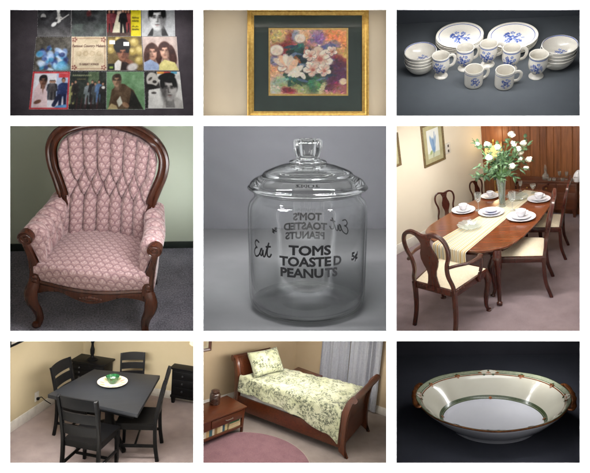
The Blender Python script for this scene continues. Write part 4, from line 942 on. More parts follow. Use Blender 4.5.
for (qx, qy) in ((lx, ly), (-lx, ly), (lx * .8, -ly * .9), (-lx * .8, -ly * .9)):
    p = tc + np.array((qx * c_ - qy * s__, qx * s__ + qy * c_, 0)); d = np.array((p[0] - tc[0], p[1] - tc[1])); d /= np.linalg.norm(d); D3 = np.array((d[0], d[1], 0))
    pts = cr([p + D3 * -.02 + (0, 0, .715), p + D3 * .02 + (0, 0, .64), p + D3 * .025 + (0, 0, .56), p - D3 * .005 + (0, 0, .36), p - D3 * .02 + (0, 0, .15), p + (0, 0, .04), p + D3 * .02 + (0, 0, .0)], 30)
    m = MB().sweep(pts, circ(12), np.interp(np.linspace(0, 1, 30), [0, .15, .3, .6, .85, .93, 1], [.05, .055, .04, .026, .022, .036, .03]), up=(0.2, 1, 0)); m.ball(p + D3 * .012 + (0, 0, .028), .036, sq=(1, 1, .8)); m.build('leg', cherry, t)
# striped runner, its end hanging over the near edge
T0, T1, T2, T3 = CUR.at(433, 243, .7545), CUR.at(466.5, 252, .7545), CUR.at(538, 191.6, .7545), CUR.at(524.5, 189.8, .7545)
nv_, nh = 90, 26; rng_ = np.linspace(0, 1, 64); P = []; C = []
hang_l = .27; near_dir = ((T0 + T1) / 2 - (T2 + T3) / 2); near_dir[2] = 0; near_dir /= np.linalg.norm(near_dir)
for k in range(nv_):
    f = k / (nv_ - 1) * 1.14 - .14; r_ = []
    for q_ in rng_:
        if f >= 0: p = (T0 * (1 - q_) + T1 * q_) * (1 - f) + (T3 * (1 - q_) + T2 * q_) * f
        else:
            a_ = -f / .14; p = T0 * (1 - q_) + T1 * q_ + near_dir * (.022 * min(1, a_ * 8) + .012 * math.sin(q_ * 9) * a_) - np.array((0, 0, max(0, a_ - .04) * hang_l))
        r_.append(p)
    P.append(r_)
P = np.array(P); cr6 = P.mean((0, 1)); cr6[2] = .75
stripe = np.zeros((64, 3))
for j in range(64):
    ph = (j / 64 * 9) % 1; stripe[j] = (204, 194, 168) if ph < .40 else ((170, 142, 84) if ph < .60 else ((214, 210, 196) if ph < .8 else (142, 146, 138)))
m = MB().grid(P - cr6, col=lin(np.broadcast_to(stripe[None], P.shape)))
o = m.build('table_runner', printed('striped runner cloth', .85, .2, bs=600, bst=.3, sheen=.2)); tag(o, 'cream and gold striped runner along the dining table, its end hanging down', 'table runner'); place(o, cr6)
pl6 = [(0, .004), (.07, .004), (.075, 0), (.08, .004), (.115, .016), (.135, .021), (.1345, .023), (.11, .018), (.085, .008), (.075, .006), (0, .006)]
cup6 = [(0, .002), (.024, .002), (.025, 0), (.028, .002), (.032, .01), (.044, .03), (.049, .055), (.05, .062), (.0485, .062), (.047, .055), (.042, .031), (.03, .012), (0, .009)]
def china(name, cat, label, prof, loc, sc, group=None, mat=None, n=40, h=None):
    t_ = MB().lathe(prof, n); o_ = t_.build(name, mat or white_china, angle=50); tag(o_, label, cat, group); place(o_, loc, 0, sc)
    return o_
def setting(px, py, sc, where):
    q = CUR.at(px, py, .7505); china('dinner_plate', 'plate', 'white dinner plate under a saucer, ' + where, pl6, q, sc, 'white plates laid on the dining table')
    q2 = q + np.array((0, 0, .0125 * sc)); china('saucer', 'saucer', 'white saucer under a cup, ' + where, pl6, q2, sc * .66, 'white saucers on the dining table')
    q3 = q + np.array((0, 0, .024 * sc)); o_ = china('tea_cup', 'cup', 'white cup on its saucer, ' + where, cup6, q3, sc, 'white cups on the dining table')
    hd = MB(); handle(hd, .045, .018, .05, .022, .004); hd.build('handle', white_china, o_)
setting(463.5, 211, 1.15, 'by the chair nearest the picture'); setting(490, 196.8, .92, 'nearest the panelled corner'); setting(521, 218, 1.30, 'near the front right of the table'); setting(538.8, 200, 1.08, 'farther right of the table, by the far chair')
q = CUR.at(491.3, 213.4, .756)
china('platter', 'plate', 'large white platter under two smaller dishes on the runner', pl6, q, 1.22)
china('side_plate', 'plate', 'small blue-tinted plate stacked on the large platter', pl6, q + np.array((0, 0, .02)), .84, mat=flat('blue white china', (206, 210, 228), rough=.2, coat=.5)); china('serving_dish', 'dish', 'shallow pale dish on top of the platter stack', [(0, .002), (.05, .002), (.09, .02), (.1, .028), (.098, .03), (.085, .021), (.05, .008), (0, .007)], q + np.array((0, 0, .033)), .72, mat=flat('pale blue china', (196, 202, 226), rough=.2, coat=.5))
def glass_dish(label, px, py, sc):
    pr = [(0, .004), (.04, .004), (.05, .0), (.06, .006), (.09, .022), (.125, .035), (.123, .038), (.09, .026), (.055, .010), (0, .008)]
    m = MB(); n = 48; V = []; Fc = []
    for r, z in pr:
        for i in range(n): a_ = 2 * PI * i / n; f = 1 + .03 * math.cos(12 * a_) * (r > .08); V.append((max(r, 1e-5) * f * math.cos(a_), max(r, 1e-5) * f * math.sin(a_), z + .003 * math.cos(12 * a_) * (r > .08)))
    for k in range(len(pr) - 1):
        for i in range(n): Fc.append((k * n + i, k * n + (i + 1) % n, (k + 1) * n + (i + 1) % n, (k + 1) * n + i))
    o_ = m.add(V, Fc).build('glass_dish', pressed('pressed glass'), angle=15); tag(o_, label, 'dish', 'pressed glass dishes on the runner'); place(o_, CUR.at(px, py, .756), 0, sc)
glass_dish('scalloped clear glass dish on the near end of the runner', 470, 227.5, 1.25); glass_dish('scalloped clear glass dish on the runner behind the vase', 517, 198.5, 1.15)
stem_glass('stem glass by the plate nearest the picture', CUR.at(478.7, 210.3, .7505), .2, 1.25); stem_glass('stem glass in front of the flower vase', CUR.at(512.5, 210.5, .757), .2, 1.3)
stem_glass('stem glass left of two at the far end of the runner', CUR.at(520.5, 190.8, .757), .2, .72); stem_glass('tumbler-shaped stem glass right of two at the far end of the runner', CUR.at(533, 193, .757), .16, .8, rim=.045)
# vase and flowers
vq = CUR.at(502.4, 206.5, .757); vh = .40
t = thing('flower_vase', 'tall clear cut-glass vase of flowers on the runner', 'vase', vq)
pr = [(0, .003), (.045, .003), (.047, .01), (.04, .05), (.042, .15), (.05, .28), (.062, vh), (.060, vh), (.047, .28), (.039, .15), (.036, .06), (0, .03)]
MB().lathe(pr, 20).build('vase_body', pressed('cut glass', body=.1), t, angle=10)
MB().lathe([(0, .035), (.036, .05), (.038, .15), (.04, .17), (0, .17)], 20).build('water', thin_glass('vase water', (.9, .95, .91, 1), .6), t)
bq = thing('bouquet', 'loose bouquet of white blossoms and green leaves in the glass vase', 'flowers', vq)
rb = random.Random(12); stem_g = flat('green stems', (70, 104, 52), rough=.6); leaf_g = flat('leaf green', (78, 104, 70), (48, 76, 52), 14, .55); petal_w = flat('white petals', (240, 238, 228), (226, 226, 208), 30, .7)
tops = []
ms, ml = MB(), MB()
flw = [(484, 146), (499, 155), (508, 136), (511, 145), (504, 158), (513, 151), (521, 144), (519, 153), (493, 149), (526, 160), (515, 161), (484, 160), (506, 168), (522, 169), (476, 145)]
pln = (vq, CUR.R.T @ np.array((0, -1, 0)))
def leaf(m, p, d, l, w, up_):
    d = d / np.linalg.norm(d); s_ = np.cross(d, up_); s_ /= np.linalg.norm(s_) + 1e-9; n_ = np.cross(s_, d)
    P = [p, p + d * l * .3 + s_ * w - n_ * .1 * l, p + d * l * .7 + s_ * w * .8 - n_ * .12 * l, p + d * l - n_ * .3 * l, p + d * l * .7 - s_ * w * .8 - n_ * .12 * l, p + d * l * .3 - s_ * w - n_ * .1 * l, p + d * l * .5 + n_ * .05 * l]
    m.add(P, [(0, 1, 6), (1, 2, 6), (2, 3, 6), (3, 4, 6), (4, 5, 6), (5, 0, 6)])
base = np.array((0, 0, .06)); mouth = np.array((0, 0, vh - .02))
def branch(tip, nleaf, fl):
    a_ = rb.uniform(0, 6.28); k1 = mouth + np.array((math.cos(a_), math.sin(a_), 0)) * .03
    pts = cr([base + np.array((rb.uniform(-.02, .02), rb.uniform(-.02, .02), 0)), k1, k1 * .45 + tip * .55 + np.array((0, 0, .05)), tip], 16)
    ms.sweep(pts, circ(5), np.linspace(.005, .0025, 16))
    for k in range(nleaf):
        i = rb.randint(8, 15); d = pts[i] - pts[i - 1]; d = d / np.linalg.norm(d) + np.array([rb.gauss(0, .8) for _ in range(3)]); leaf(ml, pts[i], d, rb.uniform(.06, .115), rb.uniform(.014, .028), np.array((rb.gauss(0, .3), rb.gauss(0, .3), 1.)))
for i, (x, y) in enumerate(flw):
    tip = CUR.at(x, y, plane=pln) - vq + (CUR.R.T @ np.array((0, 1, 0))) * rb.uniform(-.22, -.02)
    branch(tip, 8, True)
    fm = MB(); big = .056 if i not in (13, 14, 10) else .042
    for k in range(34):                                              # a loose ball of overlapping petals
        zc_ = 1 - 2 * (k + .5) / 34; ra_ = math.sqrt(1 - zc_ * zc_); d = np.array((ra_ * math.cos(k * 2.4), ra_ * math.sin(k * 2.4), zc_)); s1 = np.cross(d, (.2, .1, 1)); s1 /= np.linalg.norm(s1)
        s1 = s1 * rb.choice((-1, 1)) + np.cross(d, s1) * rb.uniform(-.8, .8); leaf(fm, tip + d * big * rb.uniform(.35, .62) - s1 * big * .3, s1 + d * rb.uniform(.1, .7), big * .8, big * .34, d)
    fm.ball(tip, big * .42, sq=(1, 1, .9), n=8); fm.build('blossom', petal_w, bq)
for k in range(17):
    x, y = rb.gauss(501, 14), rb.uniform(143, 186); x += (x - 501) * (182 - y) * .006
    branch(CUR.at(x, y, plane=pln) - vq + (CUR.R.T @ np.array((0, 1, 0))) * rb.uniform(-.2, .2), 13, False)
branch(CUR.at(472, 138, plane=pln) - vq, 6, False); branch(CUR.at(527, 135, plane=pln) - vq, 8, False)
ms.build('stems', stem_g, bq); ml.build('foliage', leaf_g, bq)
# sideboard and what stands on it
sl, sr = CUR.at(519, 214.2), CUR.at(576.5, 218); sh = CUR.rise(sr, 181.5); Ls = float(np.linalg.norm(sr - sl)); an = math.atan2(sr[1] - sl[1], sr[0] - sl[0]); dp = .32
t = thing('sideboard', 'dark wooden sideboard with glassware against the panelled wall', 'sideboard', sl, an)
dw = wood('dark walnut case', (110, 62, 40), (66, 36, 24), 0, 40, .3, .4)
MB().box(-.03, Ls + .03, -.02, dp, sh - .03, sh).build('top', dw, t, bevel=.006); MB().box(0, Ls, .0, dp - .02, sh * .2, sh - .032).build('case', dw, t, bevel=.004)
for k in range(3):
    x0 = Ls * (k / 3) + .015; x1 = Ls * ((k + 1) / 3) - .015; dr = MB().box(x0, x1, -.014, -.001, sh * .24, sh * .68).build('door', dw, t, bevel=.004); kb = MB().ball(((x0 + x1) / 2, -.022, sh * .5), .012); kb.build('knob', gold, dr)
    dr = MB().box(x0, x1, -.014, -.001, sh * .71, sh - .05).build('drawer', dw, t, bevel=.004); MB().ball(((x0 + x1) / 2, -.022, sh * .8), .012).build('knob', gold, dr)
for x, y in ((.03, .03), (Ls - .03, .03), (.03, dp - .05), (Ls - .03, dp - .05)): MB().sweep([(x, y, sh * .2), (x, y, 0)], rect(.024, .024), [1, .7]).build('leg', dw, t)
def onside(px, py): return CUR.at(px, py, sh + .0005)
for i, (x, y) in enumerate(((559.5, 179.2), (566.5, 179.6))): stem_glass('tall stem glass on the sideboard, %s the other' % ('left of' if i == 0 else 'right of'), onside(x, y), .2, .62, 'tall stem glasses on the sideboard')
for i, x in enumerate((549.5, 554, 562.5, 571)): 
    o_ = MB().lathe([(0, .003), (.03, .003), (.035, .06), (.034, .06), (.029, .008), (0, .008)], 18).build('tumbler', crystal, angle=50); tag(o_, 'small tumbler on the sideboard, %s from the left' % ('first', 'second', 'third', 'fourth')[i], 'glass', 'tumblers on the sideboard'); place(o_, onside(x, 180.6 + .2 * i), 0, .72)
dq = onside(545.5, 179); t2 = thing('decanter', 'cut glass decanter with tall stopper on the sideboard', 'decanter', dq, 0, .85)
MB().lathe([(0, .003), (.05, .003), (.055, .02), (.05, .08), (.02, .12), (.017, .17), (.026, .18), (.024, .181), (.014, .17), (.016, .12), (.045, .08), (.05, .02), (0, .01)], 24).build('bottle', crystal, t2, angle=50); MB().lathe([(0, .16), (.012, .16), (.013, .185), (.024, .20), (.02, .23), (.008, .26), (0, .275)], 12).build('stopper', crystal, t2, angle=20)
fq = onside(577, 181.3); o_ = MB().sweep(cr([(0, 0, 0), (0, 0, .05), (.0, 0, .11), (.02, 0, .16), (.05, 0, .18)], 20), circ(10), np.interp(np.linspace(0, 1, 20), [0, .3, .6, .8, 1], [.05, .065, .045, .035, .012])).build('figurine', white_china); tag(o_, 'small white china bird figurine at the right end of the sideboard', 'figurine'); place(o_, fq, 0, .9)
# floor lamp in the corner
lq = CUR.at(496.5, 210); lh = CUR.rise(lq, 155.5); lt = CUR.rise(lq, 143.)
t = thing('floor_lamp', 'lit lamp with yellow shade in the panelled corner', 'lamp', lq)
sr_ = .125; MB().lathe([(sr_ * 1.12, lh), (sr_, lt), (sr_ - .002, lt), (sr_ * 1.12 - .002, lh)], 32).build('lamp_shade', glow('lit yellow shade', (224, 204, 136), .75), t); MB().lathe([(0, 0), (.09, 0), (.09, .015), (.02, .03), (.009, .05), (.009, lt + .02), (.014, lt + .03), (.004, lt + .06), (0, lt + .06)], 16).build('stand', gold, t)
# pictures and switch on the left wall
def wallpt(M, px, py):
    n = np.array(M.to_3x3() @ Vector((0, 1, 0))); p0 = np.array(M.translation) - n * .004; return CUR.at(px, py, plane=(p0, n)), n
def wall_picture(M, quad, label, mats, fwid, art_fn, matw=.3):
    P = [wallpt(M, *q)[0] for q in quad]; n = wallpt(M, *quad[0])[1]; c0 = sum(P) / 4; R3 = np.array(M.to_3x3()); loc = [R3.T @ (p - c0) for p in P]
    x0, x1 = (loc[0][0] + loc[3][0]) / 2, (loc[1][0] + loc[2][0]) / 2; z0, z1 = (loc[2][2] + loc[3][2]) / 2, (loc[0][2] + loc[1][2]) / 2; w_, h_ = (x1 - x0) / 2, (z1 - z0) / 2
    t_ = thing('wall_picture', label, 'picture', c0, math.atan2(R3[1, 0], R3[0, 0]))
    ring(MB(), w_, h_, [(0, 0), (0, -.02), (fwid * .3, -.03), (fwid * .7, -.022), (fwid, -.014), (fwid, 0)]).build('frame', mats[0], t_, angle=20)
    m_ = MB(); m_.grid([[(sx * (w_ - a), -.008, sz * (h_ - a)) for a in (fwid * .9, fwid + (w_) * matw)] for sx, sz in ((-1, -1), (1, -1), (1, 1), (-1, 1))], cu=True); m_.build('mat', mats[1], t_)
    if art_fn:
        a_ = art_fn(); iw, ih = w_ - fwid - w_ * matw + .004, h_ - fwid - w_ * matw + .004; m_ = MB(); m_.grid(np.stack([-iw + a_.U * 2 * iw, 0 * a_.U - .006, -ih + a_.V * 2 * ih], -1), col=a_.col()); m_.build('print', printed('bird print', .5), t_)
    return t_
def heron():
    a_ = Art(50, 70, (214, 218, 214)); a_.grain(3, 10); a_.rec(0, 0, 1, .18, (190, 196, 170)); a_.ell(.5, .42, .16, .26, (104, 136, 176), 14, .4); a_.ell(.36, .55, .09, .25, (126, 156, 190), 24, .4); a_.ell(.66, .55, .07, .22, (146, 170, 196), -20, .4); a_.line((.5, .2), (.46, .02), .02, (96, 110, 90)); a_.line((.58, .55), (.64, .86), .03, (140, 160, 186)); a_.ell(.3, .2, .12, .06, (150, 166, 116), 20, .5); return a_
olive = flat('aged gilt frame', (122, 104, 70), (92, 76, 48), 60, .4, metal=.3)
wall_picture(lw, [(418.4, 122), (441.5, 122.6), (445.5, 161.5), (425, 165)], 'gilt framed print of a blue bird on the cream wall', (olive, flat('sage mat', (176, 170, 132), rough=.8)), .035, heron)
wall_picture(lw, [(380, 135), (397, 136), (401.6, 166.5), (384, 170)], 'corner of a second gilt frame at the edge of the cream wall', (olive, flat('sage mat two', (176, 170, 132), rough=.8)), .035, None)
sp_, n_ = wallpt(lw, 447.8, 148.3); t = thing('switch_plate', 'white double switch plate on the cream wall beside the bird print', 'switch', sp_, math.atan2(C6[1] - A6[1], C6[0] - A6[0])); MB().box(-.055, .055, -.008, .004, -.085, .085).build('plate', white_trim, t, bevel=.004)
for s_ in (-1, 1): MB().box(-.012, .012, -.016, -.008, s_ * .04 - .02, s_ * .04 + .02).build('toggle', flat('dark toggle', (60, 52, 44)), t, bevel=.002)
added_light(450, 128, .2, (0, -1.3, .5), .8, 22, (1, .97, .93)); added_light(530, 128, .4, (.3, -1, .5), .8, 22, (1, .97, .92)); added_light(470, 128, 1.6, (.2, -.3, .6), 1.2, 24, (1, .95, .9)); point(lq + np.array((0, -.12, lt + .1)), 2.2, (1, .72, .4), .06)
# ================================================================ compartment 7: black dining set
CUR = Panel('black', (9.2, 341.1, 193.5, 463.5), 24.94, 9.60, -1.75, -1.095)
K7 = lambda x, y: (x / 2.95, 334 + y / 2.95)
black_w = wood('black painted wood', (18, 18, 20), (14, 14, 16), 0, 40, .42, 0); black_w.node_tree.nodes['Principled BSDF'].inputs['Specular IOR Level'].default_value = .2
black_top = wood('black table top', (42, 45, 51), (34, 37, 42), 0, 30, .4, .08)
tan_wall = flat('tan wall paint', (204, 190, 158), (198, 184, 151), 1.2, .7, 70, .1)
taupe = carpet('taupe carpet', (196, 180, 178), (150, 136, 134), 170., 4., .5, .006)
struct(MB().box(-8, 8, -8, 8, -.05, 0).build('floor', taupe))
A7, C7, B7 = CUR.at(*K7(28, 291)), CUR.at(*K7(243, 146)), CUR.at(*K7(500, 189))
white_b = flat('white baseboard paint', (228, 224, 216), rough=.4)
w7 = wall_on(A7, C7, 'wall', tan_wall, ext=(6, 0), base=white_b, bh=.15); w7b = wall_on(C7, B7, 'wall', tan_wall, ext=(0, 6), base=white_b, bh=.13)
def ladder_chair(label, loc, rz, sc):
    t = thing('dining_chair', label, 'chair', loc, rz, sc, 'black ladder-back chairs')
    for s_ in (-1, 1):
        pts = cr([(s_ * .212, -.255, 0), (s_ * .212, -.225, .2), (s_ * .212, -.215, .45), (s_ * .214, -.235, .65), (s_ * .216, -.29, .93), (s_ * .216, -.31, 1.0)], 24)
        MB().sweep(pts, rect(.0165, .021), up=(0, 1, 0)).build('post', black_w, t, bevel=.003)
        MB().sweep([(s_ * .2, .2, .43), (s_ * .2, .205, 0)], rect(.021, .021), [1, .8], up=(0, 1, 0)).build('leg', black_w, t, bevel=.003)
        MB().box(s_ * .206 - .009, s_ * .206 + .009, -.21, .19, .17, .205).build('stretcher', black_w, t, bevel=.002); MB().box(s_ * .2 - .01, s_ * .2 + .01, -.2, .2, .385, .44).build('seat_rail', black_w, t)
    MB().box(-.19, .19, .0, .02, .172, .2).build('stretcher', black_w, t, bevel=.002); MB().box(-.19, .19, .185, .205, .385, .44).build('seat_rail', black_w, t); MB().box(-.19, .19, -.21, -.19, .385, .44).build('seat_rail', black_w, t)
    for z0, z1 in ((.862, 1.0), (.70, .815), (.545, .655)):
        P = []
        for i in range(17):
            u_ = i / 8 - 1; r_ = []
            for z, th in ((z0, 0), (z1, 0), (z1, 1), (z0, 1)):
                y = np.interp(z, [.45, .65, .93, 1.0], [-.215, -.235, -.29, -.31]) - .022 * (1 - u_ * u_); zt = z + (.008 * (1 - u_ ** 2) if z == 1.0 else 0); r_.append((u_ * .2, y + (.012 if th else -.008), zt))
            P.append(r_)
        MB().grid(P, cv=True).build('slat', black_w, t, bevel=0)
    n = 20; P = []
    for i in range(n):
        r_ = []
        for j in range(n):
            u_, v_2 = i / (n - 1) * 2 - 1, j / (n - 1) * 2 - 1; r_.append((u_ * (.205 + .018 * (v_2 + 1) / 2), v_2 * .225 + .005, .468 - .012 * (1 - u_ * u_) * (1 - (v_2) ** 2)))
        P.append(r_)
    P = np.array(P); m = MB().grid(P); b_ = np.array([P[i, 0] for i in range(n)] + [P[-1, j] for j in range(1, n)] + [P[i, -1] for i in range(n - 2, -1, -1)] + [P[0, j] for j in range(n - 2, 0, -1)])
    m.grid(np.array([b_, b_ - np.array((0, 0, .026))]), cv=True); m.build('seat', black_w, t)
    return t
ladder_chair('black ladder-back chair in the foreground, its back to us', (-.1, -1.92, 0), -.509, 1.098)
ladder_chair('black ladder-back chair seen edge-on at the right of the table', (.479, -1.555, 0), 1.355, 1.103)
ladder_chair('black ladder-back chair beside the outlet on the left wall', (-.289, -.874, 0), -2.065, .966)
ladder_chair('black ladder-back chair behind the table between the two chests', (.434, -.266, 0), 3.093, .80)
q4 = [CUR.at(*K7(*p), .75) for p in ((277, 104), (472, 122), (406, 237), (141, 178))]; cen = sum(q4) / 4; cen[2] = 0
t = thing('dining_table', 'black rectangular dining table with pedestal base', 'table', cen)
pq = [p - cen for p in q4]; pol = [(p[0], p[1]) for p in pq[::-1]]
MB().prism(pol, .70, .75).build('table_top', black_top, t, bevel=.004); MB().prism([(x * .86, y * .86) for x, y in pol], .635, .70).build('apron', black_w, t)
MB().lathe([(0, .635), (.10, .635), (.10, .60), (.07, .56), (.06, .3), (.085, .22), (.085, .12), (0, .12)], 20).build('pedestal', black_w, t)
e1 = (pq[1] - pq[0]) / np.linalg.norm(pq[1] - pq[0])
for k in range(4):
    a_ = math.atan2(e1[1], e1[0]) + PI / 4 + k * PI / 2; d = np.array((math.cos(a_), math.sin(a_), 0))
    MB().sweep(cr([d * .06 + (0, 0, .2), d * .2 + (0, 0, .16), d * .36 + (0, 0, .07), d * .46 + (0, 0, .03)], 12), rect(.03, .035), np.linspace(1.1, .8, 12), up=(0, 0, 1)).build('foot', black_w, t, bevel=.004)
q = CUR.at(*K7(332, 146), .7505); rp = .2
floral = Art(60, 60, (222, 214, 196))
m = MB(); pr = [(0, .006), (.5, .006), (.6, .009), (.78, .02), (1.0, .034), (1.0, .03), (.76, .014), (.55, 0), (0, .001)]; n_ = 72; V = []; cc = []; rg = random.Random(2); Fc = []
for r, z in pr:
    for i in range(n_):
        a_ = 2 * PI * i / n_; V.append((max(r, 1e-4) * rp * math.cos(a_), max(r, 1e-4) * rp * math.sin(a_), z)); c_ = (222, 214, 196)
        if .55 < r < .95: c_ = [(222, 214, 196), (206, 150, 130), (222, 214, 196), (150, 160, 110), (222, 200, 170)][(i // 3) % 5]
        cc.append(c_)
for k in range(len(pr) - 1):
    for i in range(n_): Fc.append((k * n_ + i, k * n_ + (i + 1) % n_, (k + 1) * n_ + (i + 1) % n_, (k + 1) * n_ + i))
o = m.add(V, Fc, col=lin(np.array(cc))).build('plate', printed('floral plate glaze', .2, coat=.5), angle=50); tag(o, 'cream plate with a flowered rim under the green bowl on the black table', 'plate'); place(o, q)
gg = flat('green pressed glass', (24, 92, 48), (12, 62, 30), 30, .12, coat=.6); m = MB(); pr = [(0, 0), (.045, 0), (.05, .01), (.075, .05), (.088, .095), (.084, .095), (.07, .052), (.04, .014), (0, .012)]; V = []; Fc = []
for r, z in pr:
    for i in range(96): a_ = 2 * PI * i / 96; f = 1 + (.02 * math.cos(12 * a_) if .02 < z else 0); V.append((max(r, 1e-5) * f * math.cos(a_), max(r, 1e-5) * f * math.sin(a_), z + (.0015 * math.cos(12 * a_) if z > .09 else 0)))
for k in range(len(pr) - 1):
    for i in range(96): Fc.append((k * 96 + i, k * 96 + (i + 1) % 96, (k + 1) * 96 + (i + 1) % 96, (k + 1) * 96 + i))
o = m.add(V, Fc).build('bowl', gg, angle=50); tag(o, 'green glass bowl on the cream plate', 'bowl'); place(o, q + np.array((0, 0, .0075)), 0, 1.02)
def chest(label, fl, fr, depth, h, rows_, mat=black_w):
    """chest of drawers whose front foot line runs fl -> fr"""
    fl = np.array((fl[0], fl[1], 0)); fr = np.array((fr[0], fr[1], 0)); L = float(np.linalg.norm(fr - fl)); an = math.atan2(fr[1] - fl[1], fr[0] - fl[0])
    t_ = thing('chest_of_drawers', label, 'chest of drawers', fl, an, 1, 'black chests of drawers')
    MB().box(-.03, L + .03, -.03, depth, h - .03, h).build('top', mat, t_, bevel=.006); MB().box(0, L, 0, depth - .02, .1, h - .032).build('case', mat, t_, bevel=.004)
    MB().box(-.012, L + .012, -.012, depth - .015, .1, .14).build('plinth', mat, t_, bevel=.006)
    for k in range(rows_):
        z0 = .16 + (h - .22) * k / rows_ + .01; z1 = .16 + (h - .22) * (k + 1) / rows_ - .01
        d_ = MB().box(.025, L - .025, -.016, -.001, z0, z1).build('drawer', mat, t_, bevel=.005)
        for x in (L * .25, L * .75): MB().ball((x, -.028, (z0 + z1) / 2), .016).build('knob', black_top, d_)
    for x, y in ((.03, .03), (L - .03, .03), (.03, depth - .05), (L - .03, depth - .05)): MB().sweep([(x, y, .1), (x, y, 0)], rect(.03, .03), [1, .65]).build('foot', mat, t_)
    return t_
bn = (B7 - C7) / np.linalg.norm(B7 - C7); inn = np.array((bn[1], -bn[0], 0))
f0 = CUR.at(*K7(503, 203)); f1 = f0 + bn * .75; h_ = CUR.rise(f0, K7(0, 97)[1])
chest('black chest of drawers at the right edge by the bare wall', f0, f1, .30, h_, 3)
g0 = C7 + inn * .34 + bn * .02; g1 = g0 + bn * .55
hh = CUR.rise(g0, K7(0, 76)[1])
chest('black chest of drawers in the corner under the lamp', g0, g1, .30, hh, 4)
lp_ = g0 + bn * .27 - inn * .13
def table_lamp(label, loc, zb, sc=1.):
    t_ = thing('table_lamp', label, 'lamp', (loc[0], loc[1], zb + .0005), 0, sc, 'black table lamps')
    MB().lathe([(0, 0), (.085, 0), (.085, .012), (.06, .03), (.03, .045), (.022, .07), (.032, .10), (.034, .16), (.022, .21), (.018, .25), (.026, .28), (.026, .32), (.015, .36), (.012, .42), (0, .42)], 24).build('base', black_w, t_)
    MB().lathe([(.17, .40), (.11, .64), (.108, .64), (.168, .40)], 32).build('lamp_shade', glow('lit cream shade', (240, 214, 170), 1.2), t_); return t_
table_lamp('black turned table lamp on the corner chest', lp_, hh, 1.05)
lr = f0 + bn * .40 - inn * .12; table_lamp('black table lamp at the right edge on the other chest', lr, h_, 1.0)
point(lr + np.array((0, 0, h_ + .55)), .7, (1, .72, .42), .08); point(lp_ + np.array((.0, 0, hh + .56)), .35, (1, .74, .46), .08)
op, on_ = wallpt(w7, *K7(108, 184)); yaw7 = math.atan2(C7[1] - A7[1], C7[0] - A7[0])
t = thing('wall_outlet', 'white wall outlet with a plug on the tan wall', 'outlet', op, yaw7); MB().box(-.045, .045, -.008, .004, -.07, .07).build('plate', white_b, t, bevel=.004); MB().box(-.018, .018, -.04, -.008, -.05, -.012).build('plug', black_w, t, bevel=.004)
c0 = op - on_ * .04 + np.array((0, 0, -.03)); cp = [c0, CUR.at(*K7(122, 186), plane=(op - on_ * .1, on_)), CUR.at(*K7(134, 196), plane=(op - on_ * .14, on_)), CUR.at(*K7(150, 206), plane=(op - on_ * .2, on_))]
o = MB().sweep([p - c0 for p in cr(cp, 24)], circ(6), .006).build('power_cord', black_w); tag(o, 'dark power cord running from the wall outlet behind the chair', 'cord'); place(o, c0)
wall_picture(w7, [(9, 300), (30, 300), (30, 341.9), (9, 343.6)], 'bottom edge of a dark picture frame high on the tan wall', (black_w, white_b), .03, None)
added_light(100, 343, .12, (0.1, -1.8, .2), 1.2, 23, (1, .96, .9), size_y=.14); added_light(110, 343, .8, (.3, -.3, .5), 1.3, 17, (1, .95, .88), spread=150)

# ================================================================ compartment 8: sleigh bed
CUR = Panel('bed', (202.8, 341.1, 386.6, 463.5), 25.463, 11.341, -5.055, -1.06)
K8 = lambda x, y: (196 + x / 2.95, 334 + y / 2.95)
bedw = wood('red mahogany', (92, 46, 24), (60, 28, 15), 0, 46, .28, .15); bedw2 = wood('mahogany posts', (96, 48, 24), (60, 28, 15), 2, 46, .28, .15)
bwall = flat('warm beige wall paint', (190, 170, 140), (184, 163, 132), 1.2, .7, 70, .1); bcarp = carpet('pale taupe carpet', (162, 150, 142), (126, 114, 110), 180., 4., .5, .006)
struct(MB().box(-9, 9, -9, 9, -.05, 0).build('floor', bcarp))
C8 = CUR.at(*K8(287, 139)); B8 = CUR.at(*K8(562, 243)); A8 = CUR.at(*K8(22, 216))
w8 = wall_on(A8, C8, 'wall', bwall, ext=(6, 0), base=white_b, bh=.14); w8b = wall_on(C8, B8, 'wall', bwall, ext=(0, 6), base=white_b, bh=.15)
HN, HF, FN, FF = [np.array(p + (0.,)) for p in ((-1.059, -.758), (-.465, -.247), (.796, -1.801), (1.255, -.807))]
cb = (HN + HF + FN + FF) / 4
t = thing('bed', 'dark wooden sleigh bed with scrolled headboard and footboard', 'bed', cb)
def frame3(P0, P1, out):
    ex = (P1 - P0) / np.linalg.norm(P1 - P0); ey = np.array((-ex[1], ex[0], 0)); ey = ey if ey @ out > 0 else -ey
    return lambda x, y, z: tuple(P0 - cb + ex * x + ey * y + np.array((0, 0, z)))
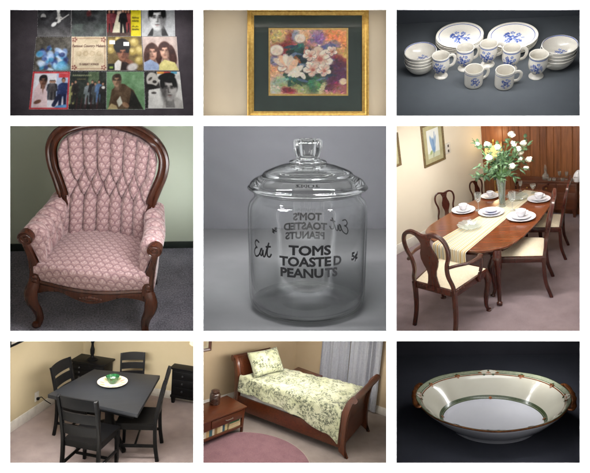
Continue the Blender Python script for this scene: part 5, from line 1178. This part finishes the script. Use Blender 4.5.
def board(P0, P1, out, H, name, kick):
    L = float(np.linalg.norm(P1 - P0)); f = frame3(P0, P1, out); k = H / 1.1
    cl = [(.03, .10), (.0, .3), (.0, .55), (.025, .75), (.07, .92), (.115, 1.01), (.155, 1.055)]
    c = cr([(d, z * k) for d, z in cl], 30); T = np.gradient(c, axis=0); N = np.stack([-T[:, 1], T[:, 0]], 1); N /= np.linalg.norm(N, axis=1, keepdims=True)
    def slab(x0, x1, th, m, lo=0):
        prof = [tuple(c[i] + N[i] * th) for i in range(lo, 30)] + [tuple(c[i] - N[i] * th) for i in range(29, lo - 1, -1)]
        V = [f(x, d, z) for x in (x0, x1) for d, z in prof]; n = len(prof); m.add(V, [tuple(range(n)), tuple(range(2 * n - 1, n - 1, -1))] + [(i, (i + 1) % n, n + (i + 1) % n, n + i) for i in range(n)])
    m = MB(); slab(.05, L - .05, .016, m, 2); o_ = m.build(name, bedw, t)
    m = MB(); n = 24; V = []; Fc = []
    for x in (-.025, L + .025):
        for i in range(n): a_ = 2 * PI * i / n; V.append(f(x, .162 + .052 * math.cos(a_), 1.035 * k + .052 * math.sin(a_)))
    m.add(V, [tuple(range(n)), tuple(range(2 * n - 1, n - 1, -1))] + [(i, (i + 1) % n, n + (i + 1) % n, n + i) for i in range(n)]); m.build('scroll_rail', bedw, o_, bevel=.004)
    m = MB(); x0, x1 = .1, L - .1
    for (i0, i1, xa, xb) in ((8, 10, .1, L - .1), (24, 26, .1, L - .1), (8, 26, .1, .14), (8, 26, L - .14, L - .1)):
        for sgn in (1, -1):
            P = [[f(x, *(c[i] + N[i] * sgn * (.0165 + e_))) for i in range(i0, i1 + 1)] for x, e_ in ((xa, 0), (xa + .006, .006), (xb - .006, .006), (xb, 0))]; m.grid(P)
    m.build('panel_moulding', bedw, o_)
    for (x0, x1) in ((-.012, .055), (L - .055, L + .012)):
        m = MB(); w_ = np.interp(np.arange(30), [0, 8, 18, 29], [.045, .06, .045, .03]); prof = [tuple(c[i] + N[i] * w_[i]) for i in range(30)] + [tuple(c[i] - N[i] * w_[i]) for i in range(29, -1, -1)]
        prof = [(c[0][0] + .05 + kick, 0.), (c[0][0] + kick, 0.)] + prof[30:][::-1] + prof[:30][::-1]
        V = [f(x, d, z) for x in (x0, x1) for d, z in prof]; n = len(prof); m.add(V, [tuple(range(n)), tuple(range(2 * n - 1, n - 1, -1))] + [(i, (i + 1) % n, n + (i + 1) % n, n + i) for i in range(n)]); m.build('post', bedw2, t, bevel=.004)
board(HN, HF, HN - FN, 1.11, 'headboard', .0); board(FN, FF, FN - HN, 1.08, 'footboard', .06)
for (p, q_) in ((HN, FN), (HF, FF)):
    d = (q_ - p) / np.linalg.norm(q_ - p); o_ = MB().sweep([p - cb + (0, 0, .28), q_ - cb + (0, 0, .28)], rect(.016, .13), up=(0, 0, 1)).build('side_rail', bedw, t, bevel=.004)
def BL(s_, t_): return (HN * (1 - t_) + FN * t_) * (1 - s_) + (HF * (1 - t_) + FF * t_) * s_
c4 = [BL(a_, b_) - cb for a_, b_ in ((.03, .02), (.97, .02), (.97, .985), (.03, .985))]
MB().prism([(p[0], p[1]) for p in c4], .36, .54).build('box_spring', flat('white bedding', (226, 226, 226), rough=.8), t, bevel=.02); MB().prism([(p[0], p[1]) for p in c4], .545, .765).build('mattress', flat('white mattress', (232, 232, 230), rough=.8), t, bevel=.03)
def toile_mat():
    m_, nt, b_ = new_mat('green toile print'); setp(b_, .85, spec=.2, sheen=.25)
    v = coords(nt); n1 = noise(nt, v, 5.2, 3, .55, 1.2); n2 = noise(nt, v, 28., 5, .72, .8); n3 = noise(nt, coords(nt, (1, 1, 1), rot=(.4, .7, .2)), 3.2, 2)
    mask = math_node(nt, 'MULTIPLY', ramp(nt, n1, [(.40, (0, 0, 0, 1)), (.51, (1, 1, 1, 1))]), ramp(nt, n2, [(.45, (0, 0, 0, 1)), (.55, (1, 1, 1, 1))]))
    ground = ramp(nt, n3, [(.3, rgba((170, 174, 138))), (.7, rgba((194, 195, 168)))])
    mx = nt.nodes.new('ShaderNodeMix'); mx.data_type = 'RGBA'; nt.links.new(mask, mx.inputs[0]); nt.links.new(ground, mx.inputs[6]); mx.inputs[7].default_value = rgba((84, 90, 74))
    nt.links.new(mx.outputs[2], b_.inputs['Base Color']); bump(nt, b_, math_node(nt, 'ADD', noise(nt, v, 9., 3, .6, .6), math_node(nt, 'MULTIPLY', noise(nt, v, 70., 2), .15)), .5, .03); return m_
toile = toile_mat()
ny, nx = 150, 110; P = np.zeros((ny, nx, 3)); rnz = np.random.RandomState(5)
def wave(a_, b_): return .010 * math.sin(a_ * 21 + 3 * math.sin(b_ * 7)) * math.sin(b_ * 11 + 2) + .004 * math.sin(a_ * 43 + b_ * 31) + .008 * math.sin(a_ * 7 + b_ * 5)
wN = (HN - HF) / np.linalg.norm(HN - HF); nout = np.array(((FN - HN)[1], -(FN - HN)[0], 0)); nout /= np.linalg.norm(nout)
if nout @ (HN - HF) < 0: nout = -nout
for i in range(ny):
    tt = i / (ny - 1); b_ = .03 + .955 * tt
    drop = np.interp(tt, [0, .1, .35, .6, .9, 1], [.27, .27, .28, .33, .47, .56])
    for j in range(nx):
        u_ = j / (nx - 1); f = u_ * 1.5 - .35                         # f < 0: hanging on the near side, f > 1: the far side
        z = .800 + wave(tt * 2, u_) + .012 * math.sin(PI * min(max(f, 0), 1))
        if f < 0:
            a_ = -f / .35; e = min(1, a_ * 5); p = BL(0, b_) + nout * (.035 * math.sin(e * PI / 2) + .022 * a_ * math.sin(tt * 26) + .03 * a_); z = .800 - .035 * (1 - math.cos(e * PI / 2)) - max(0, a_ - .06) * drop + wave(tt * 2, u_) * .5
        elif f > 1:
            a_ = (f - 1) / .15; p = BL(1, b_) - nout * .03 * min(1, a_ * 3); z = .800 - a_ * .25
        else: p = BL(f, b_)
        if tt < .06: z -= .05 * (1 - tt / .06) ** 2 * (0 <= f <= 1)
        if tt > .97 and f >= 0: z -= .06 * (tt - .97) / .03
        P[i, j] = (p[0], p[1], z)
o = MB().grid(P - cb).build('quilt', toile, angle=80); md_ = o.modifiers.new('thickness', 'SOLIDIFY'); md_.thickness = .022; md_.offset = -1; tag(o, 'pale green quilt with dark toile print spread over the sleigh bed', 'quilt'); place(o, cb)
pc_ = BL(.50, .10); hx = (HF - HN) / np.linalg.norm(HF - HN); hy = np.array((hx[1], -hx[0], 0)); hy = hy if hy @ (FN - HN) > 0 else -hy
lean = np.array((0, 0, 1)) * .80 - hy * .60; nrm_ = np.cross(hx, lean)
m = MB(); n = 40
for sgn in (1, -1):
    P = []
    for i in range(n):
        r_ = []
        for j in range(n):
            u_, v_2 = i / (n - 1) * 2 - 1, j / (n - 1) * 2 - 1; h2 = .125 * ((1 - u_ ** 4) * (1 - v_2 ** 4)) ** .55; pin = 1 - .07 * (1 - abs(u_)) * abs(v_2) ** 3; w2 = .33 * (1 - .06 * (1 - v_2 ** 2)); l2 = .235 * (1 - .08 * (1 - u_ ** 2))
            r_.append(hx * u_ * w2 + lean * v_2 * l2 + nrm_ * sgn * (h2 + .006 * math.sin(u_ * 9 + v_2 * 5) * h2 / .1) )
        P.append(r_)
    m.grid(P)
o = m.build('pillow', toile, angle=80); tag(o, 'toile print pillow leaning on the headboard', 'pillow'); place(o, pc_ + np.array((0, 0, 1.0)))
# nightstand, candle jar, books
R8 = CUR.at(*K8(141, 290)); h8 = CUR.rise(R8, K8(0, 213)[1]); L8 = CUR.at(*K8(4, 267), h8); Bk = CUR.at(*K8(76, 186), h8); L8[2] = Bk[2] = 0
ex = (R8 - L8) / np.linalg.norm(R8 - L8); ey = np.array((-ex[1], ex[0], 0)); ln = float(np.linalg.norm(R8 - L8)) + .5; dp8 = min(.62, max(.3, float((Bk - R8) @ ey))); an8 = math.atan2(ex[1], ex[0])
O8 = R8 - ex * ln
t = thing('nightstand', 'wooden nightstand with one drawer and open book shelf', 'nightstand', O8, an8)
MB().box(-.03, ln + .02, -.02, dp8, h8 - .028, h8).build('top', bedw, t, bevel=.006); zA, zB = h8 - .028, h8 - .2
MB().box(0.02, ln - .012, .014, dp8 - .03, zB, zA - .001).build('case', bedw, t)
dr = MB().box(ln - .72, ln - .06, -.004, .013, zB + .02, zA - .02).build('drawer', bedw, t, bevel=.004); hd8 = ln - .36
MB().sweep(cr([(hd8 - .07, -.004, (zA + zB) / 2), (hd8 - .06, -.028, (zA + zB) / 2), (hd8 + .06, -.028, (zA + zB) / 2), (hd8 + .07, -.004, (zA + zB) / 2)], 16), circ(8), .007).build('handle', flat('pewter', (140, 132, 122), rough=.35, metal=.8), dr)
zs = .14
MB().box(.01, ln - .01, .01, dp8 - .03, zs - .03, zs).build('shelf', bedw, t, bevel=.003)
MB().box(.01, ln - .03, dp8 - .05, dp8 - .032, zs, zB).build('back_panel', bedw, t)
for x in (.03, ln - .03):
    for y in (.03, dp8 - .06): MB().sweep([(x, y, zA), (x, y, .0)], rect(.025, .025), [1, .72], up=(0, 1, 0)).build('leg', bedw2, t, bevel=.003)
jq = CUR.at(*K8(55, 205), h8 + .0005); amber = flat('dark amber glass', (70, 44, 34), (52, 32, 26), 20, .18, coat=.5)
t2 = thing('candle_jar', 'dark brown lidded glass jar on the nightstand', 'jar', jq, 0, 1.0)
jh = .245; MB().lathe([(0, 0), (.085, 0), (.092, .012), (.093, jh * .68), (.08, jh * .78), (.062, jh * .82), (0, jh * .82)], 32).build('jar_body', amber, t2); MB().lathe([(0, jh * .82), (.068, jh * .82), (.072, jh * .86), (.070, jh * .95), (.05, jh), (0, jh)], 32).build('lid', amber, t2)
R8m = Matrix.Rotation(an8, 3, 'Z'); xb = ln - .20; bcol = [((206, 190, 140), 'straw yellow'), ((60, 96, 112), 'teal'), ((226, 214, 184), 'cream'), ((214, 196, 150), 'sand coloured'), ((150, 120, 80), 'brown'), ((222, 212, 190), 'ivory'), ((70, 110, 120), 'blue green'), ((196, 170, 120), 'tan'), ((228, 222, 204), 'off white'), ((170, 140, 60), 'mustard')]
rk = random.Random(9); x = ln - .34; page = flat('book pages', (226, 216, 190), rough=.8)
for k in range(10):
    wd = rk.uniform(.042, .066); hb = rk.uniform(.19, .235) * (zB - zs) / .25; dpb = .2; c_, nm = bcol[k]
    q_ = O8 + np.array(R8m @ Vector((x - wd / 2, .05, zs + .0005)))
    tb_ = thing('book', '%s upright book on the nightstand shelf' % nm, 'book', q_, an8, 1, 'books on the nightstand shelf')
    cov_ = flat('%s cover' % nm, c_, rough=.6)
    cm = MB(); cm.box(-wd / 2, -wd / 2 + .003, 0, dpb, 0, hb); cm.box(wd / 2 - .003, wd / 2, 0, dpb, 0, hb); cm.box(-wd / 2 + .003, wd / 2 - .003, 0, .004, 0, hb); cm.build('cover', cov_, tb_); MB().box(-wd / 2 + .0035, wd / 2 - .0035, .0045, dpb - .006, .004, hb - .006).build('pages', page, tb_)
    x -= wd + .003
zc = zs + .0005
for k, (c_, nm, th, wl) in enumerate((((206, 190, 150), 'pale tan', .05, .26), ((190, 170, 130), 'beige', .04, .24), ((40, 104, 66), 'dark green', .055, .20))):
    q_ = O8 + np.array(R8m @ Vector((ln - .19, .04, zc))); tb_ = thing('book', '%s book lying flat at the right end of the shelf' % nm, 'book', q_, an8, 1, 'books on the nightstand shelf')
    cm = MB(); cm.box(-wl / 2, wl / 2, 0, .22, 0, .004); cm.box(-wl / 2, wl / 2, 0, .22, th - .004, th); cm.box(-wl / 2, wl / 2, 0, .004, .004, th - .004); cm.build('cover', flat('%s cover' % nm, c_, rough=.6), tb_); MB().box(-wl / 2 + .005, wl / 2 - .005, .0045, .21, .0045, th - .0045).build('pages', page, tb_); zc += th + .0006
# round rug
rc = CUR.at(*K8(150, 388)); rr_ = float(np.linalg.norm(CUR.at(*K8(327, 366)) - rc)); rugm = carpet('dusty rose rug', (152, 114, 120), (116, 82, 90), 150., 5., .6, .008); edge_m = flat('rug edge', (176, 160, 150), rough=.9)
m = MB().lathe([(rr_, .0), (rr_ + .006, .010), (rr_ - .01, .016), (rr_ - .05, .017), (rr_ * .5, .0172), (0, .0172)], 96, [1, 1, 0, 0, 0]); o = m.build('rug', [rugm, edge_m]); tag(o, 'round dusty rose rug on the floor beside the sleigh bed', 'rug'); place(o, (rc[0], rc[1], .0005))
# curtain in front of the back wall
n8 = np.array(w8b.to_3x3() @ Vector((0, 1, 0))); pl8 = (np.array(w8b.translation) - n8 * .10, n8)
a0, a1 = CUR.at(*K8(368, 60), plane=pl8), CUR.at(*K8(548, 60), plane=pl8); bx = np.array(w8b.to_3x3() @ Vector((1, 0, 0))); w_c = float((a1 - a0) @ bx)
cur_m = flat('grey curtain cloth', (166, 168, 176), (154, 156, 165), 30, .85, 300, .2, bd=.002, sheen=.2); rc_ = random.Random(3)
ncur = 2; seg_ = w_c / ncur
for k in range(ncur):
    P = []; ph = rc_.uniform(0, 6)
    for i in range(140):
        u_ = i / 139; x = seg_ * k + u_ * (seg_ - .01); r_ = []
        for z in np.linspace(.04, 4.2, 24):
            amp = .024 + .009 * math.sin(u_ * 7 + ph); r_.append(bx * x - n8 * amp * (math.sin(u_ * 30 + 2.2 * math.sin(u_ * 5 + ph) + ph + .3 * math.sin(z * 1.3)) + .45 * math.sin(u_ * 53 + ph * 2 + z * .2)) + np.array((0, 0, z)))
        P.append(r_)
    o = MB().grid(P).build('curtain', cur_m, angle=80); tag(o, 'grey pleated curtain behind the bed, %s one' % ('the left-hand' if k == 0 else 'the right-hand'), 'curtain', 'grey curtains'); place(o, (a0[0], a0[1], 0))
q = CUR.at(*K8(318, 119), .72); t = thing('side_table', 'dark side table just showing behind the bed by the corner', 'side table', (q[0], q[1], 0), math.atan2(bx[1], bx[0]))
MB().box(-.28, .28, -.22, .22, .695, .72).build('top', bedw, t, bevel=.005); MB().box(-.25, .25, -.19, .19, .55, .694).build('case', bedw, t)
for x in (-.23, .23):
    for y in (-.17, .17): MB().sweep([(x, y, .55), (x, y, 0)], rect(.022, .022), [1, .7]).build('leg', bedw2, t)
wall_picture(w8, [(196, 330), (211, 326), (211.8, 350.2), (196, 353)], 'corner of a dark wooden picture frame on the beige wall', (bedw, flat('pale mat', (200, 190, 160), rough=.8)), .06, None)
added_light(240, 343, .1, (-.6, -2.2, .0), .6, 7, (1, .97, .93)); added_light(335, 343, .25, (0.3, -1.2, .4), .7, 7, (1, .97, .93)); added_light(300, 343, 1.0, (-.2, -.3, .4), 1.3, 13, (1, .96, .9))
# ================================================================ the white wall with its nine openings
PANELS = {}
for o, p in ALL: PANELS.setdefault(p.name, p)
white = flat('white wall paint', (246, 246, 246), (244, 244, 244), 2, .9, spec=.1)
def X(px): return (px - CX) / 100
def Zz(py): return (CY - py) / 100
xs = sorted({-6.0, 6.0} | {X(v) for p in PANELS.values() for v in (p.rect[0], p.rect[2])})
rects = [p.rect for p in PANELS.values()]
m = MB()
# upright strips between the columns, then the bars above and below each opening
cols = [(9.2, 193.5), (203.0, 386.8), (396.4, 580.5)]
edges = [-305.] + [v for c in cols for v in c] + [895.]
for i in range(0, len(edges), 2): m.box(X(edges[i]), X(edges[i + 1]), 0, .012, -6, 6)
rows = [-363.5, 9.2, 115.8, 125.5, 331.4, 341.1, 463.5, 836.5]
for (x0, x1) in cols:
    for k in range(0, len(rows), 2): m.box(X(x0), X(x1), 0, .012, Zz(rows[k + 1]), Zz(rows[k]))
o = m.build('wall', white); o['kind'] = 'structure'
PAD = 3.2
lin_dark = flat('compartment lining dark', (40, 42, 44), rough=.95, spec=.1); lin_pale = flat('compartment lining pale', (200, 194, 184), rough=.95, spec=.1); lin_grey = flat('compartment lining grey', (120, 122, 124), rough=.95, spec=.1)
LIN = {'records': lin_grey, 'print': lin_pale, 'dishes': lin_grey, 'armchair': lin_pale, 'jar': lin_grey, 'dining': lin_pale, 'black': lin_pale, 'bed': lin_pale, 'bowl': lin_dark}
Y1 = 7.0
EYE = Vector((0, -D, 0))
def corners(r, pad, y):
    k = (D + y) / D
    return [Vector((X(r[0] - pad) * k, y, Zz(r[3] + pad) * k)), Vector((X(r[2] + pad) * k, y, Zz(r[3] + pad) * k)), Vector((X(r[2] + pad) * k, y, Zz(r[1] - pad) * k)), Vector((X(r[0] - pad) * k, y, Zz(r[1] - pad) * k))]
PLN = {}
for p in PANELS.values():
    A0, A1 = corners(p.rect, PAD + .6, .016), corners(p.rect, PAD + .6, Y1)
    m = MB(); m.add(A0 + A1, [(0, 1, 5, 4), (1, 2, 6, 5), (2, 3, 7, 6), (3, 0, 4, 7), (4, 5, 6, 7)])
    o = m.build('light_divider', LIN[p.name], flip=False); o['kind'] = 'structure'  # unseen dividers, added to keep light apart and bounce it inside each set
    B0, B1 = corners(p.rect, PAD, .02), corners(p.rect, PAD, Y1 - .05); pl = []
    cen = sum(B0 + B1, Vector()) / 8
    for a, b, c in ((B0[0], B0[1], B1[1]), (B0[1], B0[2], B1[2]), (B0[2], B0[3], B1[3]), (B0[3], B0[0], B1[0]), (B0[0], B0[1], B0[2]), (B1[0], B1[1], B1[2])):
        n = (b - a).cross(c - a).normalized()
        if (cen - a).dot(n) < 0: n = -n
        pl.append((a, n))
    PLN[p.name] = pl
bpy.context.view_layer.update()
# trim every set to its compartment
FRONT = {}
def trim(o, p):
    if o.type == 'MESH':
        W = np.array(o.matrix_world); n = len(o.data.vertices); V = np.empty(n * 3); o.data.vertices.foreach_get('co', V)
        V = V.reshape(-1, 3) @ W[:3, :3].T + W[:3, 3]
        cut = [(a, nn) for a, nn in PLN[p.name] if ((V - np.array(a)) @ np.array(nn)).min() < -1e-5]
        if o.get('kind') != 'structure' and n: FRONT.setdefault(p.name, []).append((round(float(V[:, 1].min()), 3), o.name))
        if cut:
            if o.data.users > 1: o.data = o.data.copy()
            bm = bmesh.new(); bm.from_mesh(o.data); bm.transform(o.matrix_world)
            for a, nn in cut:
                bmesh.ops.bisect_plane(bm, geom=bm.verts[:] + bm.edges[:] + bm.faces[:], plane_co=a, plane_no=-nn, clear_outer=True)
            bm.transform(o.matrix_world.inverted()); bm.to_mesh(o.data); bm.free()
    for c in list(o.children): trim(c, p)
    if o.type == 'MESH' and len(o.data.polygons) == 0 and not o.children: bpy.data.objects.remove(o)
for o, p in ALL: trim(o, p)

# ---------------------------------------------------------------- added unseen lights that whiten the wall, even white fill, camera
class World_: pass
CUR = World_(); CUR.s = 1.; CUR.M = Matrix.Identity(4)
for x in (-5.4, 5.4): area((x, -.24, 0), (x * .1, -.01, 0), .4, 4200, size_y=6.)
for z in (-4.8, 4.8): area((0, -.24, z), (0, -.01, z * .1), 7., 3800, size_y=.4)
w = bpy.data.worlds.new('World'); SC.world = w; w.use_nodes = True
bg = w.node_tree.nodes['Background']; bg.inputs['Color'].default_value = (1, 1, 1, 1); bg.inputs['Strength'].default_value = .45
cam = bpy.data.cameras.new('camera'); co = bpy.data.objects.new('camera', cam); COL.objects.link(co)
co.location = (0, -D, 0); co.rotation_euler = (PI / 2, 0, 0)
cam.sensor_width = 36; cam.lens = 36 * F / 590; cam.clip_start = .05; cam.clip_end = 200
SC.camera = co
SC.view_settings.view_transform = 'Standard'; SC.view_settings.look = 'None'; SC.view_settings.exposure = 0; SC.view_settings.gamma = 1
SC.render.resolution_x = 1024; SC.render.resolution_y = 821
cy = SC.cycles; cy.use_denoising = True; cy.max_bounces = 10; cy.transmission_bounces = 10; cy.transparent_max_bounces = 12; cy.sample_clamp_indirect = 8; cy.caustics_reflective = False; cy.caustics_refractive = True
try: cy.denoiser = 'OPENIMAGEDENOISE'
except Exception: pass
